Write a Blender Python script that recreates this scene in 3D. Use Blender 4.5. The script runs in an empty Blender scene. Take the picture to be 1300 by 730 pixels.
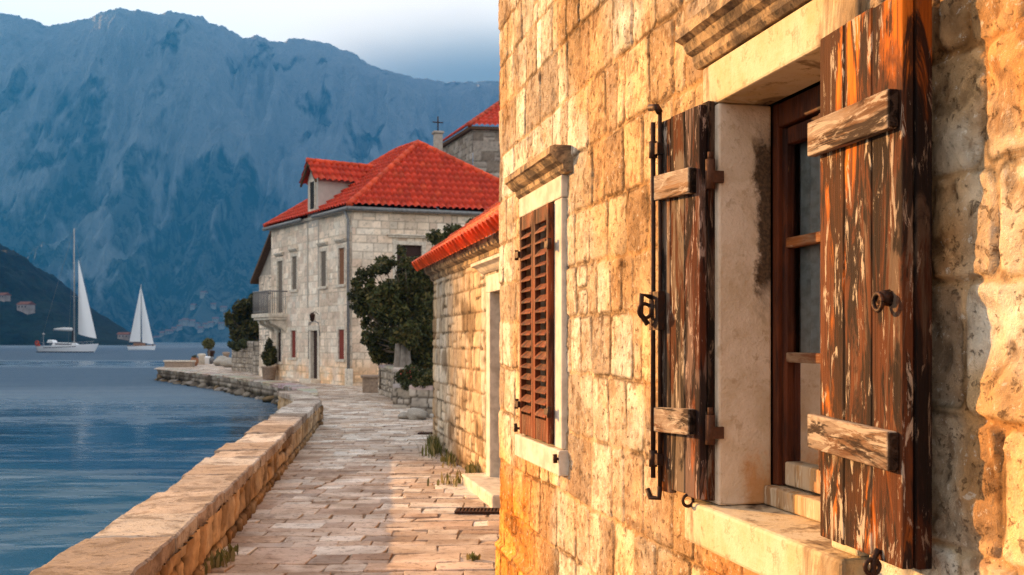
import bpy, bmesh, math, random
import numpy as np
from mathutils import Vector, Matrix
R = math.radians
SC = bpy.context.scene
COL = SC.collection

# ------------------------------------------------------------------ camera, sky, sun, exposure
CAM_H = 1.6
cam = bpy.data.cameras.new('camera'); camo = bpy.data.objects.new('camera', cam); COL.objects.link(camo)
camo.location = (0, 0, CAM_H); camo.rotation_euler = (R(90), 0, 0)
cam.sensor_width = 36; cam.lens = 36.0; cam.shift_y = 68/1300
cam.clip_start = 0.05; cam.clip_end = 60000
cam.dof.use_dof = True; cam.dof.focus_distance = 3.3; cam.dof.aperture_fstop = 8.0
SC.camera = camo

SUN_AZ, SUN_EL = 55.0, 14.5           # degrees left of the view axis, above the horizon
w = bpy.data.worlds.new('World'); SC.world = w; w.use_nodes = True
nt = w.node_tree; nt.nodes.clear()
def wn(t, **k):
    n = nt.nodes.new(t)
    for a, b in k.items(): setattr(n, a, b)
    return n
sky = wn('ShaderNodeTexSky', sky_type='NISHITA', sun_disc=False, sun_elevation=R(SUN_EL), sun_rotation=R(-SUN_AZ))
sky.air_density = 1.0; sky.dust_density = 1.5; sky.ozone_density = 1.5
bg = wn('ShaderNodeBackground'); bg.inputs[1].default_value = 0.095
tc = wn('ShaderNodeTexCoord')
# one bank of cloud low over the far ridge, and thin veil high up: part of the sky itself
def cloud_mask(center, sx, sz, nscale, namp, lo, hi, seed):
    c = Vector(center).normalized()
    sub = wn('ShaderNodeVectorMath', operation='SUBTRACT'); nt.links.new(tc.outputs['Generated'], sub.inputs[0]); sub.inputs[1].default_value = c
    mul = wn('ShaderNodeVectorMath', operation='MULTIPLY'); nt.links.new(sub.outputs[0], mul.inputs[0]); mul.inputs[1].default_value = (1/sx, 1/max(sx, sz), 1/sz)
    ln = wn('ShaderNodeVectorMath', operation='LENGTH'); nt.links.new(mul.outputs[0], ln.inputs[0])
    sc_ = wn('ShaderNodeVectorMath', operation='MULTIPLY'); nt.links.new(tc.outputs['Generated'], sc_.inputs[0]); sc_.inputs[1].default_value = (nscale, nscale, nscale*2.2)
    ad = wn('ShaderNodeVectorMath', operation='ADD'); nt.links.new(sc_.outputs[0], ad.inputs[0]); ad.inputs[1].default_value = (seed, seed*.7, 0)
    nz = wn('ShaderNodeTexNoise'); nz.inputs['Scale'].default_value = 1; nz.inputs['Detail'].default_value = 5; nt.links.new(ad.outputs[0], nz.inputs['Vector'])
    m1 = wn('ShaderNodeMath', operation='MULTIPLY_ADD'); nt.links.new(nz.outputs[0], m1.inputs[0]); m1.inputs[1].default_value = -namp; nt.links.new(ln.outputs['Value'], m1.inputs[2])
    mr = wn('ShaderNodeMapRange', interpolation_type='SMOOTHSTEP'); nt.links.new(m1.outputs[0], mr.inputs[0])
    mr.inputs[1].default_value = lo; mr.inputs[2].default_value = hi; mr.inputs[3].default_value = 1; mr.inputs[4].default_value = 0
    return mr.outputs[0]
def mixc(a, fac, col):
    m = wn('ShaderNodeMix', data_type='RGBA'); nt.links.new(fac, m.inputs[0]); nt.links.new(a, m.inputs[6]); m.inputs[7].default_value = (*col, 1)
    return m.outputs[2]
veil = wn('ShaderNodeValue'); veil.outputs[0].default_value = .55      # thin high overcast over the whole sky
skyc = mixc(sky.outputs[0], veil.outputs[0], (5.3, 4.65, 4.05))
CL_SKY, CL_CREAM, CL_GREY, CL_MIST = (5.6, 5.6, 5.5), (5.6, 5.0, 4.5), (3.4, 3.2, 3.05), (1.2, 1.38, 1.52)
skyc = mixc(skyc, cloud_mask((-.28, 1, .36), .75, .34, 4, .35, .55, 1.05, 3.1), CL_SKY)
skyc = mixc(skyc, cloud_mask((-.11, 1, .315), .15, .055, 9, .55, .10, .95, 5.5), CL_CREAM)
skyc = mixc(skyc, cloud_mask((-.02, 1, .262), .18, .062, 7, .40, .0, 1.05, 7.7), CL_GREY)
skyc = mixc(skyc, cloud_mask((.02, 1, .236), .25, .060, 6, .40, .10, 1.0, 2.2), CL_MIST)
nt.links.new(skyc, bg.inputs[0])
wo = wn('ShaderNodeOutputWorld'); nt.links.new(bg.outputs[0], wo.inputs[0])

sl = bpy.data.lights.new('sun', 'SUN'); sl.energy = 5.0; sl.angle = R(.5); sl.color = (1, .535, .175)
so = bpy.data.objects.new('sun', sl); COL.objects.link(so)
sd = Vector((-math.sin(R(SUN_AZ))*math.cos(R(SUN_EL)), math.cos(R(SUN_AZ))*math.cos(R(SUN_EL)), math.sin(R(SUN_EL))))
so.rotation_euler = sd.to_track_quat('Z', 'Y').to_euler()
so.location = (-20, 20, 40)

SC.view_settings.view_transform = 'Standard'; SC.view_settings.look = 'None'
SC.view_settings.exposure = 2.16; SC.view_settings.gamma = 1
SC.cycles.use_adaptive_sampling = True
SC.cycles.volume_bounces = 0
SC.cycles.max_bounces = 6; SC.cycles.diffuse_bounces = 3; SC.cycles.glossy_bounces = 3; SC.cycles.transparent_max_bounces = 12
SC.cycles.use_denoising = True
try: SC.cycles.denoising_prefilter = 'NONE'; SC.cycles.denoising_input_passes = 'RGB_ALBEDO_NORMAL'
except Exception: pass
SC.cycles.adaptive_threshold = .006
SC.cycles.caustics_reflective = False; SC.cycles.caustics_refractive = False

# ------------------------------------------------------------------ numpy noise
def _h(ix, iy, s):
    n = (ix.astype(np.int64)*374761393 + iy.astype(np.int64)*668265263 + s*1442695041) & 0xffffffff
    n = ((n ^ (n >> 13))*1274126177) & 0xffffffff
    n = ((n ^ (n >> 15))*2246822519) & 0xffffffff
    return ((n ^ (n >> 16)) & 0xffffff)/float(0xffffff)
def vn(x, y, s=0):
    x = np.asarray(x, float); y = np.asarray(y, float)
    ix = np.floor(x); iy = np.floor(y); fx = x-ix; fy = y-iy
    fx = fx*fx*fx*(fx*(fx*6-15)+10); fy = fy*fy*fy*(fy*(fy*6-15)+10)
    a = _h(ix, iy, s); b = _h(ix+1, iy, s); c = _h(ix, iy+1, s); d = _h(ix+1, iy+1, s)
    return (a+(b-a)*fx)*(1-fy)+(c+(d-c)*fx)*fy
def fbm(x, y, o=4, s=0, g=.5):
    t = 0; a = 1; n = 0
    for i in range(o):
        t = t+a*vn(x*2**i+i*17.3, y*2**i-i*9.1, s+i*7); n += a; a *= g
    return t/n
def ridged(x, y, o=5, s=0, g=.5):
    t = 0; a = 1; n = 0
    for i in range(o):
        t = t+a*(1-np.abs(2*vn(x*2**i+i*13.7, y*2**i+i*5.3, s+i*3)-1)); n += a; a *= g
    return t/n
def sstep(a, b, x):
    t = np.clip((x-a)/(b-a), 0, 1); return t*t*(3-2*t)
def lerp(a, b, t): return a+(b-a)*t

# ------------------------------------------------------------------ object helpers
def link(o, parent=None):
    COL.objects.link(o)
    if parent is not None: o.parent = parent
    return o
def tag(o, label, cat, group=None):
    o['label'] = label; o['category'] = cat
    if group: o['group'] = group
    return o
def thing(name, label, cat, loc=(0, 0, 0), rz=0, group=None):
    o = bpy.data.objects.new(name, None); COL.objects.link(o); o.empty_display_size = .2
    o.location = loc; o.rotation_euler = (0, 0, rz)
    return tag(o, label, cat, group)
def npmesh(name, V, F, mat, parent=None, col=None, smooth=True):
    """V n x 3, F m x 4 (quads) or m x 3"""
    V = np.asarray(V, np.float32); F = np.asarray(F, np.int32); k = F.shape[1]
    me = bpy.data.meshes.new(name)
    me.vertices.add(len(V)); me.vertices.foreach_set('co', V.ravel())
    me.loops.add(F.size); me.loops.foreach_set('vertex_index', F.ravel())
    me.polygons.add(len(F)); me.polygons.foreach_set('loop_start', np.arange(0, F.size, k, dtype=np.int32))
    try: me.polygons.foreach_set('loop_total', np.full(len(F), k, np.int32))
    except Exception: pass
    me.polygons.foreach_set('use_smooth', np.full(len(F), smooth, bool))
    me.update(calc_edges=True)
    if col is not None:
        a = me.color_attributes.new('Col', 'FLOAT_COLOR', 'POINT')
        c = np.ones((len(V), 4), np.float32); c[:, :3] = col; a.data.foreach_set('color', c.ravel())
    me.materials.append(mat)
    return link(bpy.data.objects.new(name, me), parent)
class MB:
    def __init__(s): s.v = []; s.f = []; s.c = []; s.cur = (1, 1, 1); s.sm = []
    def add(s, vs, fs, smooth=False):
        b = len(s.v); s.v += [tuple(v) for v in vs]; s.f += [tuple(b+i for i in f) for f in fs]
        s.c += [s.cur]*len(vs); s.sm += [smooth]*len(fs)
    def hexa(s, p):      # 8 points: bottom ring 0-3 ccw, top ring 4-7
        s.add(p, [(3, 2, 1, 0), (4, 5, 6, 7), (0, 1, 5, 4), (1, 2, 6, 5), (2, 3, 7, 6), (3, 0, 4, 7)])
    def box(s, x0, x1, y0, y1, z0, z1):
        s.hexa([(x0, y0, z0), (x1, y0, z0), (x1, y1, z0), (x0, y1, z0), (x0, y0, z1), (x1, y0, z1), (x1, y1, z1), (x0, y1, z1)])
    def obox(s, o, ax, ay, az, x0, x1, y0, y1, z0, z1):
        o = Vector(o); ax = Vector(ax); ay = Vector(ay); az = Vector(az)
        s.hexa([o+ax*x+ay*y+az*z for (x, y, z) in ((x0, y0, z0), (x1, y0, z0), (x1, y1, z0), (x0, y1, z0), (x0, y0, z1), (x1, y0, z1), (x1, y1, z1), (x0, y1, z1))])
    def tube(s, pts, r, n=8, cap=True, flat=1.0):
        pts = [Vector(p) for p in pts]; rs = r if isinstance(r, (list, tuple)) else [r]*len(pts)
        rings = []; u = None
        for i, p in enumerate(pts):
            t = (pts[min(i+1, len(pts)-1)]-pts[max(i-1, 0)]).normalized()
            if u is None:
                u = t.orthogonal().normalized()
            u = (u-t*u.dot(t)).normalized(); v = t.cross(u)
            rings.append([p+(u*math.cos(2*math.pi*k/n)+v*math.sin(2*math.pi*k/n)*flat)*rs[i] for k in range(n)])
        vs = [q for r_ in rings for q in r_]; fs = []
        for i in range(len(pts)-1):
            for k in range(n):
                fs.append((i*n+k, i*n+(k+1) % n, (i+1)*n+(k+1) % n, (i+1)*n+k))
        if cap:
            fs.append(tuple(range(n-1, -1, -1))); fs.append(tuple((len(pts)-1)*n+k for k in range(n)))
        s.add(vs, fs, True)
    def prism(s, prof, d0, d1, fn):   # prof: list of (a,b); fn(a,b,d)->point
        n = len(prof); vs = [fn(a, b, d0) for a, b in prof]+[fn(a, b, d1) for a, b in prof]
        fs = [(k, (k+1) % n, n+(k+1) % n, n+k) for k in range(n)]+[tuple(range(n-1, -1, -1)), tuple(range(n, 2*n))]
        s.add(vs, fs)
    def lathe(s, o, prof, n=16):      # prof (r,z)
        vs = [(o[0]+r*math.cos(2*math.pi*k/n), o[1]+r*math.sin(2*math.pi*k/n), o[2]+z) for r, z in prof for k in range(n)]
        m = len(prof); fs = [(i*n+k, i*n+(k+1) % n, (i+1)*n+(k+1) % n, (i+1)*n+k) for i in range(m-1) for k in range(n)]
        fs += [tuple(range(n-1, -1, -1)), tuple((m-1)*n+k for k in range(n))]
        s.add(vs, fs, True)
    def sheet(s, P):                  # P[i][j] grid of points
        n = len(P); m = len(P[0]); vs = [q for r_ in P for q in r_]
        s.add(vs, [(i*m+j, (i+1)*m+j, (i+1)*m+j+1, i*m+j+1) for i in range(n-1) for j in range(m-1)], True)
    def build(s, name, mat, parent=None, bevel=0, off=(0, 0, 0), solid=0):
        me = bpy.data.meshes.new(name); o = Vector(off)
        me.from_pydata([Vector(v)-o for v in s.v], [], s.f)
        me.polygons.foreach_set('use_smooth', s.sm)
        a = me.color_attributes.new('Col', 'FLOAT_COLOR', 'POINT')
        a.data.foreach_set('color', np.array([(*c, 1) for c in s.c], np.float32).ravel())
        bm = bmesh.new(); bm.from_mesh(me); bmesh.ops.recalc_face_normals(bm, faces=bm.faces); bm.to_mesh(me); bm.free()
        me.materials.append(mat)
        ob = bpy.data.objects.new(name, me); ob.location = o; link(ob, parent)
        if solid:
            m = ob.modifiers.new('thick', 'SOLIDIFY'); m.thickness = solid
        if bevel:
            m = ob.modifiers.new('bevel', 'BEVEL'); m.width = bevel; m.segments = 2; m.limit_method = 'ANGLE'; m.angle_limit = R(40)
        return ob

# ------------------------------------------------------------------ materials
class NT:
    def __init__(s, name):
        s.m = bpy.data.materials.new(name); s.m.use_nodes = True; s.t = s.m.node_tree; s.t.nodes.clear()
        s.out = s.n('ShaderNodeOutputMaterial'); s.p = s.n('ShaderNodeBsdfPrincipled'); s.l(s.p.outputs[0], s.out.inputs[0])
    def n(s, t, **k):
        n = s.t.nodes.new(t)
        for a, b in k.items(): setattr(n, a, b)
        return n
    def l(s, a, b): s.t.links.new(a, b)
    def put(s, v, sock):
        if isinstance(v, bpy.types.NodeSocket): s.l(v, sock)
        else: sock.default_value = (*v, 1) if isinstance(v, tuple) and len(v) == 3 and sock.type == 'RGBA' else v
    def coord(s, scale=(1, 1, 1), kind='Object', loc=(0, 0, 0)):
        c = s.n('ShaderNodeTexCoord'); m = s.n('ShaderNodeMapping'); m.inputs['Scale'].default_value = scale; m.inputs['Location'].default_value = loc
        s.l(c.outputs[kind], m.inputs[0]); return m.outputs[0]
    def noise(s, vec, scale, detail=5, rough=.55, dist=0):
        n = s.n('ShaderNodeTexNoise'); n.inputs['Scale'].default_value = scale; n.inputs['Detail'].default_value = detail
        n.inputs['Roughness'].default_value = rough; n.inputs['Distortion'].default_value = dist; s.l(vec, n.inputs['Vector']); return n.outputs[0]
    def rng(s, v, a, b, c=0, d=1, smooth=True):
        n = s.n('ShaderNodeMapRange', interpolation_type='SMOOTHSTEP' if smooth else 'LINEAR'); s.l(v, n.inputs[0])
        for i, q in enumerate((a, b, c, d)): n.inputs[i+1].default_value = q
        return n.outputs[0]
    def mix(s, f, a, b, mode='MIX'):
        n = s.n('ShaderNodeMix', data_type='RGBA', blend_type=mode); s.put(f, n.inputs[0]); s.put(a, n.inputs[6]); s.put(b, n.inputs[7]); return n.outputs[2]
    def math(s, op, a, b=0):
        n = s.n('ShaderNodeMath', operation=op); s.put(a, n.inputs[0]); s.put(b, n.inputs[1]); return n.outputs[0]
    def bump(s, h, strength, dist):
        n = s.n('ShaderNodeBump'); n.inputs['Strength'].default_value = strength; n.inputs['Distance'].default_value = dist; s.l(h, n.inputs['Height']); return n.outputs[0]
    def attr(s, name='Col'):
        n = s.n('ShaderNodeAttribute'); n.attribute_name = name; return n.outputs['Color']
    def fin(s, base, rough=.8, bump=None, spec=None, metal=None):
        s.put(base, s.p.inputs['Base Color']); s.put(rough, s.p.inputs['Roughness'])
        if bump is not None: s.l(bump, s.p.inputs['Normal'])
        if spec is not None: s.p.inputs['Specular IOR Level'].default_value = spec
        if metal is not None: s.p.inputs['Metallic'].default_value = metal
        return s.m

def m_stone(name, scale=1.0, bump=.5, var=.35, rough=.88):
    a = NT(name); v = a.coord()
    n1 = a.noise(v, 9*scale, 6, .6); n2 = a.noise(v, 60*scale, 4, .65); n3 = a.noise(v, 2.3*scale, 4, .5)
    c = a.mix(var, a.attr(), a.mix(a.rng(n1, .3, .72), (.35, .33, .32), (1.0, .98, .95)), 'MULTIPLY')
    c = a.mix(a.math('MULTIPLY', a.rng(n2, .58, .72), .35*var/.35), c, a.mix(.6, c, (.12, .09, .06)))
    h = a.math('ADD', a.math('MULTIPLY', n1, .6), a.math('MULTIPLY', n2, .35))
    return a.fin(c, rough, a.bump(h, bump, .02/scale), .10)
M = {}
M['stone'] = m_stone('house_limestone', 1.0, .65, .45)
def m_house():
    a = NT('pitted_house_limestone'); v = a.coord()
    n1 = a.noise(v, 4, 8, .68, .5); n2 = a.noise(v, 9, 12, .78, .8); n3 = a.noise(a.coord(loc=(3, 5, 1)), 30, 10, .78, .3); n4 = a.noise(v, 140, 6, .7); n5 = a.noise(a.coord(loc=(8, 2, 6)), 2.2, 10, .72, .6)
    c = a.mix(.6, a.attr(), a.mix(a.rng(n1, .32, .68), (.52, .44, .36), (1.26, 1.22, 1.16)), 'MULTIPLY')
    c = a.mix(a.math('MULTIPLY', a.rng(n5, .52, .58), .45), c, a.mix(.8, c, (.46, .28, .13)))
    c = a.mix(a.math('MULTIPLY', a.rng(n2, .545, .575), .55), c, a.mix(.75, c, (.33, .19, .09)))
    c = a.mix(a.math('MULTIPLY', a.rng(n3, .575, .60), .62), c, a.mix(.8, c, (.13, .075, .04)))
    c = a.mix(a.math('MULTIPLY', a.rng(n3, .42, .38), .45), c, (.88, .80, .66))
    c = a.mix(a.math('MULTIPLY', a.rng(n2, .64, .66), .75), c, (.09, .055, .032))
    h = a.math('SUBTRACT', a.math('ADD', a.math('MULTIPLY', n2, .8), a.math('MULTIPLY', n4, .35)), a.math('MULTIPLY', a.rng(n3, .57, .62), .45))
    return a.fin(c, .9, a.bump(h, 1.0, .018), .06)
M['house'] = m_house()
M['stone_far'] = m_stone('weathered_limestone', .6, .5, .4)
def m_coping():
    a = NT('weathered_capstone'); v = a.coord()
    n1 = a.noise(v, 3.2, 8, .68, .8); n2 = a.noise(a.coord((14, 30, 14)), 1, 8, .72, .6); n3 = a.noise(v, 60, 5, .65)
    c = a.mix(a.math('MULTIPLY', a.rng(n1, .47, .60), .75), a.attr(), a.mix(.8, a.attr(), (.13, .085, .055)))
    c = a.mix(a.math('MULTIPLY', a.rng(n2, .55, .61), .75), c, a.mix(.85, c, (.09, .06, .04)))
    c = a.mix(a.math('MULTIPLY', a.rng(n3, .58, .66), .5), c, a.mix(.7, c, (.08, .055, .04)))
    return a.fin(c, .85, a.bump(a.math('ADD', a.math('ADD', n1, n2), a.math('MULTIPLY', n3, .3)), .9, .022), .08)
M['coping'] = m_coping()
def m_paver():
    a = NT('worn_paving_stone'); v = a.coord()
    n1 = a.noise(v, 1.6, 6, .6, .5); n2 = a.noise(v, 13, 7, .68, .4); n3 = a.noise(v, 70, 5, .65)
    c = a.mix(a.math('MULTIPLY', a.rng(n1, .42, .64), .68), a.attr(), a.mix(.75, a.attr(), (.19, .11, .06)))
    c = a.mix(a.math('MULTIPLY', a.rng(n2, .53, .60), .6), c, a.mix(.8, c, (.14, .085, .05)))
    c = a.mix(a.math('MULTIPLY', a.rng(n3, .58, .66), .5), c, a.mix(.7, c, (.09, .06, .04)))
    return a.fin(c, a.rng(n1, .35, .65, .5, .75), a.bump(a.math('ADD', n2, a.math('MULTIPLY', n3, .35)), .55, .012), .15)
M['paver'] = m_paver()
M['stone_villa'] = m_stone('pale_villa_limestone', .6, .4, .2)
M['rock'] = m_stone('shore_rock', 1.2, .7, .5, .75)

def m_plain(name, col, rough=.6, bump=.15, nscale=20, dark=(.45, .4, .36), metal=None, spec=.15, amt=.6):
    a = NT(name); v = a.coord(); n = a.noise(v, nscale, 5, .6)
    c = a.mix(a.math('MULTIPLY', a.rng(n, .35, .7), amt), col, tuple(x*y for x, y in zip(col, dark)))
    return a.fin(c, rough, a.bump(n, bump, .01), spec, metal)
# plastered / dressed limestone trim round the near window: stained
def m_trim():
    a = NT('stained_dressed_stone'); v = a.coord()
    n1 = a.noise(v, 3.2, 8, .7, .4); n2 = a.noise(v, 13, 10, .75); n3 = a.noise(v, 70, 4, .6); n4 = a.noise(a.coord((1, 1, .35), loc=(3, 1, 7)), 5.5, 6, .65, .5)
    c = a.mix(a.rng(n1, .35, .7), (.64, .53, .37), (.55, .38, .19))
    c = a.mix(a.math('MULTIPLY', a.rng(n4, .50, .60), .8), c, (.20, .13, .075))
    c = a.mix(a.math('MULTIPLY', a.rng(n4, .60, .66), .85), c, (.055, .036, .022))
    nf = a.noise(a.coord(loc=(6, 1, 3)), 16, 12, .78, .3)
    c = a.mix(a.math('MULTIPLY', a.rng(nf, .55, .58), .5), c, (.36, .23, .12))
    c = a.mix(a.math('MULTIPLY', a.rng(nf, .62, .645), .7), c, (.13, .085, .05))
    h = a.math('ADD', n2, a.math('MULTIPLY', n3, .4))
    return a.fin(c, .85, a.bump(h, .5, .012), .08)
M['trim'] = m_trim()
def m_jamb():
    a = NT('soot_stained_reveal'); v = a.coord(); n1 = a.noise(v, 5, 7, .65, .6); n2 = a.noise(v, 24, 7, .7); n3 = a.noise(v, 90, 4, .6)
    sp = a.n('ShaderNodeSeparateXYZ'); a.l(a.coord(), sp.inputs[0]); y, z = sp.outputs[1], sp.outputs[2]
    c = a.mix(a.rng(n1, .35, .68), (.70, .55, .41), (.54, .39, .25)); c = a.mix(a.math('MULTIPLY', a.rng(n2, .55, .65), .4), c, (.36, .22, .11))
    # mould patch high on the reveal next to the frame, rust bloom low down
    m = a.math('ADD', a.math('ADD', y, a.math('MULTIPLY', n1, .16)), a.math('MULTIPLY', n2, .06))
    k = a.math('MULTIPLY', a.rng(m, .235, .265), a.math('MULTIPLY', a.rng(a.math('ADD', z, a.math('MULTIPLY', n1, .4)), .84, .98), a.rng(a.math('ADD', z, a.math('MULTIPLY', n2, .3)), 1.48, 1.36)))
    c = a.mix(a.math('MULTIPLY', k, .93), c, a.mix(a.rng(n3, .4, .6), (.030, .018, .010), (.09, .05, .025)))
    k2 = a.math('MULTIPLY', a.rng(a.math('ADD', z, a.math('MULTIPLY', n1, .5)), .46, .36), a.rng(a.math('ADD', y, a.math('MULTIPLY', n2, .12)), .12, .19))
    c = a.mix(a.math('MULTIPLY', k2, .75), c, (.50, .22, .06))
    return a.fin(c, .88, a.bump(a.math('ADD', n2, a.math('MULTIPLY', n3, .4)), .6, .012), .06)
M['jamb'] = m_jamb()
def m_cornice():
    a = NT('lichened_cornice_stone'); v = a.coord(); n1 = a.noise(v, 7, 6, .65, .5); n2 = a.noise(v, 45, 5, .6)
    c = a.mix(a.rng(n1, .40, .60), (.46, .31, .17), (.11, .075, .05)); c = a.mix(a.math('MULTIPLY', a.rng(n2, .55, .70), .8), c, (.05, .038, .028))
    return a.fin(c, .9, a.bump(a.math('ADD', n1, n2), .6, .010), .2)
M['cornice'] = m_cornice()
M['frame_pale'] = m_plain('pale_window_stone', (.68, .60, .49), .85, .3, 8)

def m_wood(name, amber, brown, grey, char, pale, g_amt=(.45, .62), c_amt=(.54, .66), p_amt=(.56, .66), crack=.60, varn=.5, along='z', gmix=.4, wear=False, a_lo=.41):
    """old planks: varnish patches, bare grey wood, charred grain, flakes of paint; all stretched along the grain"""
    a = NT(name); tr = (lambda q, loc=(0, 0, 0): a.coord(q if along == 'z' else (q[2], q[1], q[0]), loc=loc))
    g = a.noise(tr((60, 60, 2.0)), 1, 6, .62, .3); fine = a.noise(tr((220, 220, 5)), 1, 4, .6)
    A = a.noise(tr((5, 5, 1.2), (4, 2, 1)), 1, 6, .62, 1.2); G = a.noise(tr((9, 9, 1.7), (7, 1, 5)), 1, 7, .68, 1.0)
    C = a.noise(tr((11, 11, 1.9), (1, 9, 3)), 1, 7, .68, .8); P_ = a.noise(tr((34, 34, 6.5), (2, 6, 8)), 1, 7, .72, .8)
    if wear:      # varnish survives under the head, bleached in the middle
        sp = a.n('ShaderNodeSeparateXYZ'); a.l(a.coord(), sp.inputs[0]); top = a.math('MULTIPLY', a.rng(sp.outputs[2], 1.80, 2.3), .20); low = a.math('MULTIPLY', a.rng(sp.outputs[2], 1.45, 1.2), .025)
        A = a.math('SUBTRACT', a.math('SUBTRACT', A, top), low); G = a.math('SUBTRACT', G, a.math('MULTIPLY', top, .6)); P_ = a.math('ADD', P_, a.math('MULTIPLY', a.rng(sp.outputs[2], 1.35, 1.1), .05))
    c = a.mix(a.rng(A, a_lo, a_lo+.15), amber, brown)
    c = a.mix(a.math('MULTIPLY', a.rng(g, .40, .66), gmix), c, a.mix(.75, c, char))
    c = a.mix(a.math('MULTIPLY', a.rng(G, *g_amt), .85), c, grey)
    c = a.mix(a.math('MULTIPLY', a.rng(C, *c_amt), .92), c, char)
    c = a.mix(a.math('MULTIPLY', a.rng(P_, *p_amt), .9), c, pale)
    mixn = a.math('ADD', a.math('MULTIPLY', g, .45), a.math('MULTIPLY', fine, .55))
    c = a.mix(a.math('MULTIPLY', a.rng(mixn, crack, crack+.05), .9), c, (.012, .008, .006))
    c = a.mix(1.0, c, a.attr(), 'MULTIPLY')
    h = a.math('ADD', a.math('ADD', a.math('MULTIPLY', g, .6), a.math('MULTIPLY', fine, .45)), a.math('MULTIPLY', P_, .5))
    return a.fin(c, a.rng(G, g_amt[0], g_amt[1], varn+.22, .95), a.bump(h, .9, .006), .12)
M['shutter'] = m_wood('scorched_varnished_planks', (.60, .155, .012), (.105, .033, .012), (.15, .105, .070), (.016, .010, .007), (.40, .31, .225), (.50, .58), (.46, .53), (.575, .625), .61, .6, 'z', .5, True, .285)
M['shutter_grey'] = m_wood('greyed_scorched_planks', (.50, .13, .012), (.105, .032, .012), (.19, .135, .092), (.018, .012, .009), (.42, .32, .23), (.45, .53), (.475, .55), (.56, .62), .60, .7, 'z', .5, False, .33)
M['batten'] = m_wood('peeling_painted_batten', (.28, .16, .085), (.15, .07, .034), (.31, .23, .165), (.030, .018, .012), (.44, .345, .255), (.42, .56), (.50, .57), (.50, .60), .575, .75, 'x', .5)
M['shutter_red'] = m_wood('red_brown_louvre_paint', (.20, .046, .015), (.105, .026, .011), (.22, .12, .07), (.035, .013, .008), (.40, .24, .14), (.50, .62), (.50, .60), (.58, .70), .63)
M['window_wood'] = m_wood('dark_varnished_sash', (.11, .028, .010), (.05, .014, .007), (.14, .06, .03), (.025, .009, .006), (.35, .2, .1), (.56, .70), (.52, .64), (.66, .8), .63, .35)
M['sill_wood'] = m_wood('bleached_sash_rail', (.48, .27, .11), (.34, .18, .08), (.52, .38, .24), (.10, .05, .03), (.60, .47, .32), (.42, .58), (.60, .70), (.52, .62), .6)
M['bar_wood'] = m_wood('amber_glazing_bar', (.30, .09, .02), (.16, .05, .016), (.3, .18, .1), (.04, .015, .01), (.5, .36, .24), (.5, .65), (.56, .66), (.58, .68), .62, .45, 'x')
M['iron'] = m_plain('rusty_black_iron', (.035, .022, .017), .55, .4, 60, (2.4, 1.2, .6), .5)
M['pintle'] = m_plain('rust_red_iron', (.10, .04, .02), .75, .5, 50, (.4, .4, .4))
def m_glass():
    a = NT('old_window_glass'); v = a.coord((4, 4, 3)); n = a.noise(v, 1, 2)
    tr = a.n('ShaderNodeBsdfTransparent'); tr.inputs[0].default_value = (.86, .88, .86, 1); gl = a.n('ShaderNodeBsdfGlossy'); gl.inputs['Roughness'].default_value = .03
    fr = a.n('ShaderNodeFresnel'); fr.inputs[0].default_value = 1.5; b = a.bump(n, .25, .01); a.l(b, gl.inputs['Normal']); a.l(b, fr.inputs['Normal'])
    mx = a.n('ShaderNodeMixShader'); a.l(fr.outputs[0], mx.inputs[0]); a.l(tr.outputs[0], mx.inputs[1]); a.l(gl.outputs[0], mx.inputs[2]); a.l(mx.outputs[0], a.out.inputs[0])
    return a.m
M['glass'] = m_glass()
M['curtain'] = m_plain('grey_lace', (.36, .35, .33), .9, .1, 30)
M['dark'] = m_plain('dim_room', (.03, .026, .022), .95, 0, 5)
def m_tile():
    a = NT('red_clay_tile'); v = a.coord(); n = a.noise(v, 5, 5, .6); n2 = a.noise(v, 40, 4, .6)
    c = a.mix(a.math('MULTIPLY', a.rng(n, .4, .75), .5), a.attr(), a.mix(.55, a.attr(), (.10, .03, .018))); c = a.mix(a.math('MULTIPLY', a.rng(n2, .58, .72), .35), c, (.12, .05, .03))
    return a.fin(c, .7, a.bump(n2, .3, .01), .3)
M['tile'] = m_tile()
M['gutter'] = m_plain('grey_gutter_metal', (.25, .25, .25), .5, .1, 12, metal=.4)
M['red_paint'] = m_plain('dull_red_shutter_paint', (.22, .035, .02), .6, .2, 25)
M['grey_paint'] = m_plain('faded_grey_brown_shutter', (.20, .165, .13), .7, .2, 25)
M['brown_paint'] = m_plain('brown_shutter_paint', (.27, .12, .06), .65, .2, 25)
M['door_dark'] = m_plain('dark_brown_door', (.045, .02, .014), .6, .2, 25)
M['rail'] = m_plain('grey_balcony_iron', (.24, .23, .22), .55, .1, 30)
M['eave'] = m_plain('brown_eave_board', (.13, .075, .045), .8, .2, 14)
M['terracotta'] = m_plain('worn_terracotta', (.36, .27, .20), .85, .3, 15)
M['white_hull'] = m_plain('white_gelcoat', (.86, .86, .86), .3, .02, 1, (.9, .9, .9), amt=.3, spec=.5)
M['navy'] = m_plain('navy_stripe', (.02, .03, .06), .4, .02, 2)
M['alu'] = m_plain('mast_aluminium', (.42, .41, .40), .4, .03, 2, metal=.3)
M['teak'] = m_plain('teak_trim', (.30, .15, .07), .6, .1, 8)
M['orange'] = m_plain('orange_lifebuoy', (.62, .09, .035), .5, .05, 8)
M['clay'] = m_plain('dull_clay', (.34, .15, .075), .85, .2, 8)
M['smoke'] = m_plain('dark_cabin_window', (.02, .022, .028), .15, .0, 5, spec=.5)
M['net'] = m_plain('canvas_dark', (.05, .045, .045), .9, .2, 20)
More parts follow.
